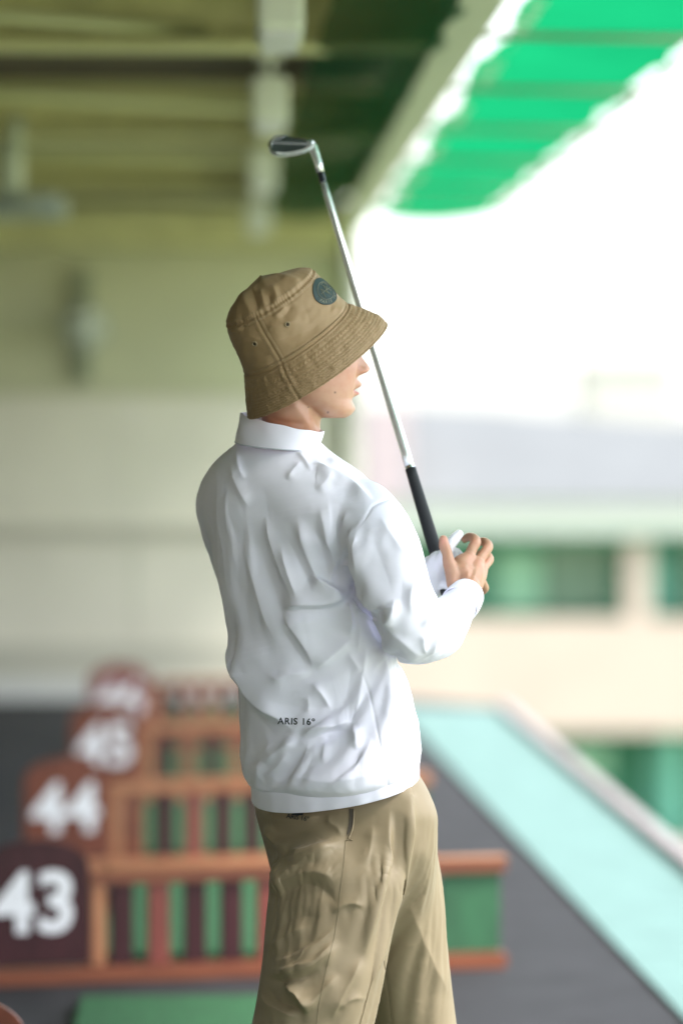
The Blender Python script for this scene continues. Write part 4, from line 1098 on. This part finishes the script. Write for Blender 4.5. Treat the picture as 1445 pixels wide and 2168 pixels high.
# hidden frame of the body inside the clothes (torso, arms, legs), joined into the same body mesh
hid = [loft([ring(L, R, w, hd, (0, 0), K_SH, 24) for L, R, w, hd in (((560, 985), (660, 985), .03, .05), ((500, 1030), (750, 1030), .03, .075), ((500, 1150), (755, 1150), .03, .085), ((525, 1350), (760, 1350), .03, .085), ((560, 1550), (830, 1550), .03, .09), ((580, 1700), (850, 1700), .03, .085))]),
       chain([(760, 1095, -.07, 40), (835, 1240, -.15, 38), (890, 1332, -.12, 36), (940, 1320, -.05, 34)], 4, 12),
       chain([(500, 1060, .12, 38), (540, 1250, .32, 34), (590, 1320, .36, 32), (780, 1290, .32, 30), (900, 1252, .245, 24)], 4, 12),
       chain([(690, 1760, .0, 55), (690, 1950, -.07, 55), (645, 2260, -.09, 48), (630, 2450, -.08, 52), (628, 2690, -.05, 34)], 4, 14),
       chain([(800, 1760, .06, 55), (850, 1950, .12, 50), (880, 2260, .16, 46), (895, 2450, .18, 50), (898, 2670, .20, 32)], 4, 14)]
V, F = merge(hid); xm = mesh_np('x', V, F); set_tone(xm, np.tile(base, (len(V), 1)))
bm = bmesh.new()
for me in (hm, rm, xm): bm.from_mesh(me)
body = bpy.data.meshes.new('body'); bm.to_mesh(body); bm.free(); body.shade_smooth()
if 'tone' not in body.color_attributes: print('NO TONE')
plink('body', body, M['skin'])
# eyes (under the brim)
for s_ in (1, -1):
    c = Q(650+78*fdir[0]+32*s_*ldir[0], 742, WC+(78*fdir[1]+32*s_*ldir[1])/S)
    bm = bmesh.new(); bmesh.ops.create_uvsphere(bm, u_segments=16, v_segments=10, radius=0.0115); me = bpy.data.meshes.new('eye'); bm.to_mesh(me); bm.free(); me.shade_smooth()
    for q in me.vertices: q.co += Vector(c)
    plink('eye', me, M['white'])
# thumbnail
# glove (left hand)
gl = [chain([(880, 1262, 0.217, 26), (912, 1250, 0.190, 27), (922, 1232, 0.170, 27), (922, 1208, 0.155, 28), (926, 1190, 0.150, 24)], 6, 26),
      chain([(905, 1240, 0.190, 24), (903, 1215, 0.175, 22), (912, 1192, 0.165, 18)], 6, 24),
      chain([(926, 1205, 0.145, 18), (940, 1178, 0.130, 14), (952, 1156, 0.125, 12), (963, 1140, 0.130, 12), (970, 1131, 0.135, 10)], 6, 20),
      chain([(930, 1180, 0.165, 14), (948, 1172, 0.160, 12), (962, 1170, 0.155, 12.5), (970, 1178, 0.145, 11), (966, 1190, 0.135, 10)], 6, 20),
      chain([(932, 1200, 0.165, 13), (952, 1196, 0.155, 12), (966, 1204, 0.145, 11), (962, 1216, 0.130, 10)], 6, 20),
      chain([(934, 1220, 0.160, 13), (954, 1218, 0.150, 11.5), (964, 1228, 0.135, 10), (956, 1236, 0.125, 9)], 6, 20),
      chain([(934, 1238, 0.155, 12), (952, 1240, 0.140, 10.5), (956, 1250, 0.125, 9)], 6, 20)]
V, F = merge(gl); gm = remesh(V, F, 0.0018, 5, 0.5)
v = get_v(gm); nn = get_n(gm); X, Y, D = proj(v)
v = v + nn*(0.0008*snoise(X*0.14, Y*0.12, 21, 2))[:, None]; set_v(gm, v); gm.shade_smooth()
glove = plink('glove', gm, M['glove']); glove['label'] = 'white glove on the left hand'

# shoes
for k, (cx, w, rot) in enumerate(((628, -.05, 0.55), (900, .20, 0.35))):
    c = Q(cx, 2747, w); c[2] = 0.034
    so = []
    for (t_, hw, h0) in ((-0.10, .028, .05), (-0.07, .040, .065), (0.0, .040, .085), (0.06, .046, .075), (0.12, .050, .055), (0.17, .040, .042), (0.195, .018, .03)):
        a = np.linspace(0, 2*np.pi, 20, endpoint=False)
        so.append(np.stack([np.full(20, t_), hw*np.cos(a), 0.018+np.where(np.sin(a) > 0, h0*np.sin(a), 0.012*np.sin(a))], 1))
    V, F = loft(so); ca, sa = math.cos(rot), math.sin(rot)
    V = V @ np.array([[ca, sa, 0], [-sa, ca, 0], [0, 0, 1]]) + c
    sh_ = plink('shoe', mesh_np('shoe', V, F), M['shoe'])
    so = [np.stack([np.full(16, t_), hw*np.cos(a2), 0.006+0.006*np.sin(a2)], 1) for t_, hw in ((-0.105, .030), (-0.05, .043), (0.05, .046), (0.13, .052), (0.195, .022)) for a2 in [np.linspace(0, 2*np.pi, 16, endpoint=False)]]
    V, F = loft(so); V = V @ np.array([[ca, sa, 0], [-sa, ca, 0], [0, 0, 1]]) + c
    plink('sole', mesh_np('sole', V, F), M['sole'], sh_)
# ------------------------------------------------------------------ bucket hat
def hat_mat():
    m = bpy.data.materials.new('khaki_hat'); m.use_nodes = True; n = m.node_tree; b = n.nodes['Principled BSDF']
    b.inputs['Roughness'].default_value = 0.6; b.inputs['Sheen Weight'].default_value = 0.05
    tc = n.nodes.new('ShaderNodeTexCoord'); ns = n.nodes.new('ShaderNodeTexNoise'); ns.inputs['Scale'].default_value = 14; ns.inputs['Detail'].default_value = 5
    r = n.nodes.new('ShaderNodeValToRGB'); r.color_ramp.elements[0].color = (0.265, 0.172, 0.084, 1); r.color_ramp.elements[1].color = (0.305, 0.205, 0.104, 1)
    n.links.new(tc.outputs['Object'], ns.inputs[0]); n.links.new(ns.outputs[0], r.inputs[0]); n.links.new(r.outputs[0], b.inputs['Base Color'])
    t = n.nodes.new('ShaderNodeTexNoise'); t.inputs['Scale'].default_value = 1100
    bp = n.nodes.new('ShaderNodeBump'); bp.inputs['Strength'].default_value = 0.3; bp.inputs['Distance'].default_value = 0.0006
    n.links.new(tc.outputs['Object'], t.inputs[0]); n.links.new(t.outputs[0], bp.inputs['Height']); n.links.new(bp.outputs[0], b.inputs['Normal'])
    return m
M['hat'] = hat_mat()
M['thread'] = mat('hat_thread', (0.26, 0.195, 0.11), 0.6)
M['eyelet_hole'] = mat('eyelet_hole', (0.03, 0.02, 0.01), 0.8)
M['patch'] = mat('emblem_ground', (0.012, 0.030, 0.032), 0.6)
M['patch_line'] = mat('emblem_thread', (0.17, 0.17, 0.12), 0.6)
M['patch_rim'] = mat('emblem_rim', (0.04, 0.065, 0.068), 0.6)
# profile stations: (front pt), (back pt), depth radius (m), near-side offset (px), depth centre
HR = [
 (0.00, (815, 690), (530, 883), .118, (14, 27)),
 (0.10, (806, 678), (527, 869), .115, (14, 27)),
 (0.22, (788, 667), (524, 851), .109, (14, 26)),
 (0.33, (763, 656), (522, 825), .101, (13, 25)),
 (0.42, (738, 648), (519, 796), .093, (12, 24)),
 (0.52, (722, 632), (508, 765), .090, (11, 23)),
 (0.66, (699, 606), (493, 730), .087, (10, 22)),
 (0.78, (677, 586), (484, 706), .083, (9, 21)),
 (0.84, (664, 574), (480, 688), .079, (8.5, 20)),
 (0.88, (652, 567), (481, 674), .073, (6, 13)),
 (0.92, (632, 567), (488, 652), .059, (1, 3)),
 (0.96, (604, 574), (508, 628), .036, (-4, -6)),
 (1.00, (562, 592), (550, 598), .004, (-6, -12))]
HT = np.array([h[0] for h in HR]); HV = np.array([[*h[1], *h[2], h[3], *h[4]] for h in HR])
NT, NA = 190, 480
tt = np.linspace(0, 1, NT)
def pch(x, xp, fp):
    # monotone-ish cubic through the stations
    m_ = np.gradient(fp, xp); i = np.clip(np.searchsorted(xp, x)-1, 0, len(xp)-2); h = xp[i+1]-xp[i]; u = (x-xp[i])/h
    return (2*u**3-3*u**2+1)*fp[i]+(u**3-2*u**2+u)*h*m_[i]+(-2*u**3+3*u**2)*fp[i+1]+(u**3-u**2)*h*m_[i+1]
def lin(x, xp, fp): return np.interp(x, xp, fp)
col_ = np.array([0.6*pch(tt, HT, HV[:, k])+0.4*lin(tt, HT, HV[:, k]) for k in range(7)]).T
a = np.linspace(0, 2*np.pi, NA, endpoint=False)
A, T = np.meshgrid(a, tt)
c, s = np.cos(A), np.sin(A)
k_ = col_[:, :, None]
fx_, fy_, bx_, by_, rr, nx_, ny_ = [col_[:, i][:, None] for i in range(7)]
HX = (fx_+bx_)/2+(fx_-bx_)/2*c - nx_*s
HY = (fy_+by_)/2+(fy_-by_)/2*c - ny_*s
HW = 0.035 + rr*s + 0.22*(np.hypot(fx_-bx_, fy_-by_)/2/S)*c     # faces away a little, like the head
W3 = Q(HX, HY, HW)
def grid_normals(W):
    du = np.roll(W, -1, 1)-np.roll(W, 1, 1); dv = np.gradient(W, axis=0)
    n_ = np.cross(du, dv); n_ /= (np.linalg.norm(n_, axis=2)[:, :, None]+1e-12); return n_
N3 = grid_normals(W3)
ctr = W3.mean((0, 1)); 
if ((W3-ctr)*N3).sum() < 0: N3 = -N3
Hh = np.zeros_like(HX)
near_a = (s < 0.3)
fl_ = lambda q: q.reshape(-1)
def hc(amp, pts, wl, wr, taper=True):
    f_ = crease(fl_(HX), fl_(HY), pts, wl, wr, taper).reshape(HX.shape)*smoothstep(0.35, 0.0, s); return amp*1e-3*f_
# brim stitch rows: each row a fine groove, cloth puckered between
rows = np.linspace(0.03, 0.40, 11)
for r_ in rows: Hh -= 0.0006*np.exp(-((T-r_)/0.0065)**2)
Hh += (T < 0.42)*0.0006*np.sin(A*95+14*np.sin(T*60))*np.abs(np.sin((T-0.03)/0.037*np.pi))*smoothstep(0.42, 0.38, T)
Hh += (T < 0.42)*0.0009*snoise(A*26, T*34, 31, 2)*smoothstep(0.42, 0.38, T)
# brim / crown join
Hh += 0.0022*smoothstep(0.425, 0.412, T) - 0.0016*np.exp(-((T-0.432)/0.008)**2)
Hh += 0.0011*np.exp(-((T-0.447)/0.010)**2) - 0.0006*np.exp(-((T-0.463)/0.005)**2)
# brim edge piping
Hh += 0.0012*np.exp(-((T-0.008)/0.012)**2)
# crown top seam
for t0, am in ((0.845, -0.0014), (0.828, 0.0009), (0.862, 0.0009), (0.812, -0.0006)): Hh += am*np.exp(-((T-t0)/0.008)**2)
Hh += 0.0009*np.sin(A*75+4*np.sin(A*9))*(0.4+0.6*np.sin(A*5+1)**2)*np.exp(-((T-0.84)/0.025)**2)
# vertical side seam: crown and brim, near side
sv = [(543, 672), (556, 700), (574, 730), (594, 765), (606, 795), (620, 822), (634, 846)]
Hh += hc(-1.0, sv, 1.6, 1.6, False) + hc(0.7, [(x+5, y-1) for x, y in sv], 3, 3, False) + hc(0.6, [(x-6, y+1) for x, y in sv], 3, 3, False) + hc(-0.5, [(x+10, y-2) for x, y in sv], 1.6, 1.6, False)
# crown wrinkles
for q in [(4.5, [(540, 672), (520, 640), (516, 610)], 14, 10), (3.5, [(560, 655), (556, 630), (548, 606)], 8, 7), (-4, [(548, 658), (538, 630), (532, 610)], 7, 7),
          (3.5, [(588, 640), (582, 618), (574, 600)], 8, 8), (-3, [(574, 648), (568, 622)], 6, 6), (3, [(640, 598), (610, 590), (590, 592)], 8, 8),
          (3, [(500, 690), (502, 664), (508, 640)], 6, 8), (-3, [(512, 690), (512, 664)], 6, 6), (4, [(482, 702), (500, 700), (515, 692)], 5, 6),
          (3, [(575, 672), (590, 664), (606, 645)], 5, 9), (-3, [(590, 676), (608, 660), (622, 640)], 8, 8), (3.5, [(560, 705), (578, 692), (600, 688), (640, 672)], 10, 14),
          (-3, [(580, 725), (610, 712), (650, 700), (690, 680)], 12, 14), (2.5, [(610, 742), (650, 726), (690, 700), (720, 672)], 8, 10), (2.5, [(500, 720), (530, 714), (556, 722)], 10, 12),
          (-2.5, [(510, 750), (540, 742), (575, 748)], 12, 12), (2.5, [(525, 780), (550, 772), (584, 768)], 6, 8), (-2, [(640, 640), (650, 660), (660, 690)], 14, 14), (2.5, [(700, 650), (712, 655), (728, 664)], 8, 8),
          (2.5, [(720, 625), (738, 640), (752, 656)], 6, 8)]: Hh += hc(*q)
Hh += smoothstep(0.44, 0.5, T)*0.0011*snoise(A*7, T*16, 44, 3)
Hh += 0.0016*smoothstep(0.84, 0.9, T)*snoise(A*4, T*20, 45, 2)*smoothstep(1.0, 0.95, T)
# the brim is not a perfect cone: slight wave
wave = smoothstep(0.42, 0.0, T)*0.003*np.sin(2*A+0.6)
W3 = W3 + N3*(Hh+wave)[:, :, None]
hv, hf = W3.reshape(-1, 3), []
idx = np.arange(NT*NA).reshape(NT, NA)
q0 = idx[:-1]; q1 = idx[1:]
hf = np.stack([q0, np.roll(q0, -1, 1), np.roll(q1, -1, 1), q1], -1).reshape(-1, 4).tolist()
hf.append(list(idx[-1]))
hme = mesh_np('bucket_hat', hv, hf)
bm = bmesh.new(); bm.from_mesh(hme); bmesh.ops.recalc_face_normals(bm, faces=bm.faces[:]); bm.to_mesh(hme); bm.free(); hme.shade_smooth()
hbvh = BVHTree.FromPolygons([Vector(x) for x in hv], hf)
hat = plink('bucket_hat', hme, M['hat']); hat['label'] = 'khaki bucket hat with stitched brim and round dark emblem'
so = hat.modifiers.new('s', 'SOLIDIFY'); so.thickness = 0.0022; so.offset = -1
# stitching: small raised dashes along the seams
def stitches(name, pts, step, ln, off=0.0004, r=0.00042, cross=0.0):
    q = on_surface(pts, hbvh, off, 24)
    if len(q) < 4: return
    Lq = np.concatenate([[0], np.cumsum(np.linalg.norm(np.diff(q, axis=0), axis=1))]); ps = []
    t_ = 0.0
    while t_+ln < Lq[-1]:
        p0 = np.array([np.interp(t_, Lq, q[:, k]) for k in range(3)]); p1 = np.array([np.interp(t_+ln, Lq, q[:, k]) for k in range(3)])
        if cross: 
            dv = (p1-p0)/np.linalg.norm(p1-p0); vw = (CL-p0)/np.linalg.norm(CL-p0); cr_ = np.cross(dv, vw); p1 = p0+dv*ln*0.3+cr_*cross; p0 = p0-cr_*cross
        ps.append(tube_np([p0, (p0+p1)/2+(CL-p0)/np.linalg.norm(CL-p0)*0.0002, p1], r, 5)); t_ += step
    V, F = merge(ps); o = plink(name, mesh_np(name, V, F), M['thread'], hat); o['kind'] = 'stuff'; return o
def ring_pts(t0, a0, a1, n=40):
    i = int(round(t0*(NT-1))); out = []
    for x in np.linspace(a0, a1, n):
        j = int(x/(2*np.pi)*NA) % NA; out.append(W3[i, j])
    X_, Y_, _ = proj(np.array(out)); return list(zip(X_, Y_))
stitches('stitching', ring_pts(0.452, 3.3, 6.1, 50), 0.0042, 0.0022, cross=0.0022, r=0.00045)
stitches('stitching', ring_pts(0.822, 3.4, 6.0, 50), 0.0040, 0.0024)
stitches('stitching', ring_pts(0.866, 3.4, 6.0, 50), 0.0040, 0.0024)
stitches('stitching', [(x+8, y-2) for x, y in sv], 0.0040, 0.0024)
stitches('stitching', [(x-9, y+2) for x, y in sv], 0.0040, 0.0024)
for r_ in rows[1:]:
    stitches('stitching', ring_pts(r_, 3.25, 6.15, 60), 0.0042, 0.0022, 0.0001, 0.00036)
# eyelets
for (ex, ey) in ((608, 687), (539, 728)):
    o = Vector(P(ex, ey, 0.5)); dr = (Vector(P(ex, ey, 7.0))-o).normalized(); hit, nn_, _, _ = hbvh.ray_cast(o, dr)
    if nn_.dot(dr) > 0: nn_ = -nn_
    u = nn_.cross(Vector((0, 0, 1))).normalized(); w_ = nn_.cross(u)
    aa = np.linspace(0, 2*np.pi, 25)
    pts = [np.array(hit+nn_*0.0006+u*0.0040*math.cos(t)+w_*0.0040*math.sin(t)) for t in aa]
    e = tube('eyelet', np.array(pts)-np.array(PL), 0.0013, M['thread'], hat, 8)
    V = np.array([np.array(hit+nn_*0.0007+u*0.0028*math.cos(t)+w_*0.0028*math.sin(t)) for t in aa[:-1]])
    plink('eyelet_hole', mesh_np('eyelet_hole', V, [tuple(range(24))], False), M['eyelet_hole'], e)
# round emblem on the front of the crown, worked in the hat's own (angle, height) coordinates
EC_A, EC_T = 2*np.pi-0.42, 0.69
RA, RT = 0.40, 0.120
def on_hat(x, y, off):
    """emblem coordinates (-1..1) to a point just above the cloth"""
    A_ = (EC_A + x*RA) % (2*np.pi); T_ = EC_T + y*RT
    i = T_*(NT-1); j = A_/(2*np.pi)*NA
    i0 = int(i); j0 = int(j) % NA; fi, fj = i-i0, j-int(j)
    p = lambda G_: (G_[i0, j0]*(1-fi)*(1-fj)+G_[i0+1, j0]*fi*(1-fj)+G_[i0, (j0+1) % NA]*(1-fi)*fj+G_[i0+1, (j0+1) % NA]*fi*fj)
    n_ = p(N3); n_ = n_/np.linalg.norm(n_); return p(W3)+n_*off
def disc(name, r0, r1, off, m, parent, n=64, k=8):
    V, F = [], []
    for q in range(k+1):
        r = r0+(r1-r0)*q/k
        for t in np.linspace(0, 2*np.pi, n, endpoint=False): V.append(on_hat(r*math.cos(t), r*math.sin(t), off))
    for q in range(k):
        for j in range(n): b_ = (j+1) % n; F.append((q*n+j, q*n+b_, (q+1)*n+b_, (q+1)*n+j))
    return plink(name, mesh_np(name, V, F), m, parent)
emb = disc('emblem', 0.0, 1.0, 0.0010, M['patch'], hat)
def stroke(pts, r, name='emblem_line', m='patch_line'):
    q = []
    for i in range(len(pts)-1):
        for k in range(6): u = k/6; q.append(on_hat(pts[i][0]*(1-u)+pts[i+1][0]*u, pts[i][1]*(1-u)+pts[i+1][1]*u, 0.0014))
    q.append(on_hat(*pts[-1], 0.0014)); return tube(name, np.array(q)-np.array(PL), r, M[m], emb, 5)
circ = lambda r: [(r*math.cos(t), r*math.sin(t)) for t in np.linspace(0, 2*math.pi, 33)]
stroke(circ(0.66), 0.00055); stroke(circ(0.985), 0.0005, m='patch_rim')
stroke([(-0.45, -0.35), (-0.28, 0.38), (-0.05, -0.30), (0.10, 0.42), (0.30, -0.35)], 0.0006)
stroke([(0.02, 0.52), (0.36, 0.50), (0.46, 0.22), (0.20, 0.02), (-0.1, 0.0), (0.05, -0.50)], 0.0006)
stroke([(-0.5, 0.08), (-0.1, 0.02), (0.5, -0.15)], 0.0005)
# ring lettering
def emb_text(sv_, a0, a1, size):
    for i, ch in enumerate(sv_):
        if ch == ' ': continue
        t_ = a0+(a1-a0)*i/(len(sv_)-1)
        me = text_mesh(ch, size, 0, 0.004, 1, 2)
        bm = bmesh.new(); bm.from_mesh(me)
        for q in bm.verts:
            x, y = q.co.x, q.co.y; rr_ = 0.825 - y
            th = t_ + x/0.825
            q.co = Vector(on_hat(rr_*math.cos(th), rr_*math.sin(th), 0.0013))
        bm.to_mesh(me); bm.free(); o = plink('letter', me, M['patch_line'], emb)
emb_text('· PARIS 16º ·', math.radians(170), math.radians(330), 0.26)

# ------------------------------------------------------------------ golf club
M['chrome'] = mat('satin_steel', (0.90, 0.92, 0.95), 0.32, metal=0.7)
M['head_steel'] = mat('head_steel', (0.62, 0.68, 0.69), 0.25, metal=1.0)
M['head_dark'] = mat('head_dark', (0.06, 0.08, 0.08), 0.35, metal=0.6)
M['grip'] = mat('black_grip', (0.012, 0.014, 0.018), 0.65, bump=0.4, bscale=900)
M['ferrule'] = mat('ferrule', (0.02, 0.02, 0.03), 0.25)
def CP(x, y, w): return Q(x, y, w)
B0 = CP(951, 1264, .150); T0 = CP(684, 388, .470)      # butt and ferrule end of the shaft
club = empty('golf_club', tuple(B0)); tag(club, 'steel iron golf club with black grip held up by the golfer', 'golf club'); CL0 = np.array(B0)
def cl(t): return B0+(T0-B0)*t
def ctube(name, p0, p1, r0, r1, m, n=20, k=8):
    pts = [p0+(p1-p0)*i/k for i in range(k+1)]; return tube(name, np.array(pts)-CL0, [r0+(r1-r0)*i/k for i in range(k+1)], m, club, n)
# fraction where the grip ends (875, 992)
ax = T0-B0
def frac_at(y):
    lo, hi = 0, 1
    for _ in range(40):
        m_ = (lo+hi)/2; Y_ = proj(cl(m_)[None])[1][0]
        if Y_ > y: lo = m_
        else: hi = m_
    return lo
tg = frac_at(993)
ctube('grip', cl(0), cl(tg), .0135, .0098, M['grip'], 24, 16)
ctube('grip_cap', cl(-0.006), cl(0), .012, .0135, M['grip'])
ctube('grip_ring', cl(tg), cl(tg+0.006), .0088, .0088, M['head_steel'])
ctube('shaft', cl(tg+0.006), cl(1.0), .0086, .0060, M['chrome'], 24, 24)
ctube('ferrule', cl(1.0), cl(1.0)+(CP(678, 366, .478)-T0), .0056, .0068, M['ferrule'])
F1 = CP(678, 366, .478)
hz = [(678, 366, .478, .0068), (673, 345, .485, .0070), (667, 325, .492, .0075), (662, 312, .497, .0085), (655, 303, .500, .0080), (645, 303, .503, .005)]
tube('hosel', np.array([CP(a_, b_, c_) for a_, b_, c_, _ in hz])-CL0, [r for *_, r in hz], M['chrome'], club, 20)
# head: outline in photo px, depth leaning; a thin blade with a sole edge and a cavity back
out = [(664, 298), (650, 294), (630, 291), (612, 288), (598, 285), (586, 286), (576, 291), (569, 300), (567, 311), (570, 321), (577, 327), (586, 330), (602, 330), (622, 327), (642, 323), (656, 318), (664, 311)]
cen = np.array([620, 309.0])
def hp(p, w): return CP(p[0], p[1], w)
k = len(out); V = []; F = []
o_ = np.array(out, float)
lay = [(0.97, .505, 0), (1.0, .500, 0), (1.0, .494, 0), (0.93, .490, 0), (0.86, .4895, 0), (0.82, .4945, 0)]
wtilt = lambda p: 0.00022*(p[1]-309)   # lower edge (the sole) thicker, nearer
for sc_, w_, _ in lay:
    for p in o_:
        q = cen+(p-cen)*sc_
        th = 1.0 if w_ > .499 else 1.0+0.9*smoothstep(300, 330, p[1])
        ww_ = .505-(.505-w_)*th + wtilt(q)
        V.append(hp(q, ww_))
for i in range(len(lay)-1):
    for j in range(k): b_ = (j+1) % k; F.append((i*k+j, i*k+b_, (i+1)*k+b_, (i+1)*k+j))
F.append(tuple(range(k-1, -1, -1))); 
hd_ = link('club_head', mesh_np('club_head', np.array(V)-CL0, F, False), M['head_steel'], club)
bv = hd_.modifiers.new('b', 'BEVEL'); bv.width = 0.0008; bv.segments = 2; bv.limit_method = 'ANGLE'
# cavity floor, muscle bar
V = [hp(cen+(p-cen)*0.825, .496+wtilt(cen+(p-cen)*0.825)) for p in o_]; link('cavity', mesh_np('cavity', np.array(V)-CL0, [tuple(range(k))], False), M['head_dark'], hd_)
def bar(name, pts, w0, w1, m):
    V = [hp(p, w0+wtilt(p)) for p in pts]+[hp(p, w1+wtilt(p)) for p in pts]; n_ = len(pts)
    F = [tuple(range(n_)), tuple(range(2*n_-1, n_-1, -1))]+[(i, i+n_, (i+1) % n_+n_, (i+1) % n_) for i in range(n_)]
    return link(name, mesh_np(name, np.array(V)-CL0, F, False), m, hd_)
bar('muscle_bar', [(572, 301), (584, 300), (655, 302), (652, 308), (584, 305), (572, 305)], .4955, .489, M['head_steel'])
bar('top_bar', [(578, 298), (600, 287), (608, 287), (590, 297)], .4955, .490, M['head_steel'])
bar('sole', [(574, 326), (588, 332), (604, 332), (624, 329), (644, 324), (658, 318), (666, 308), (661, 303), (652, 311), (638, 317), (620, 321), (602, 323), (586, 322)], .494, .4865, M['chrome'])
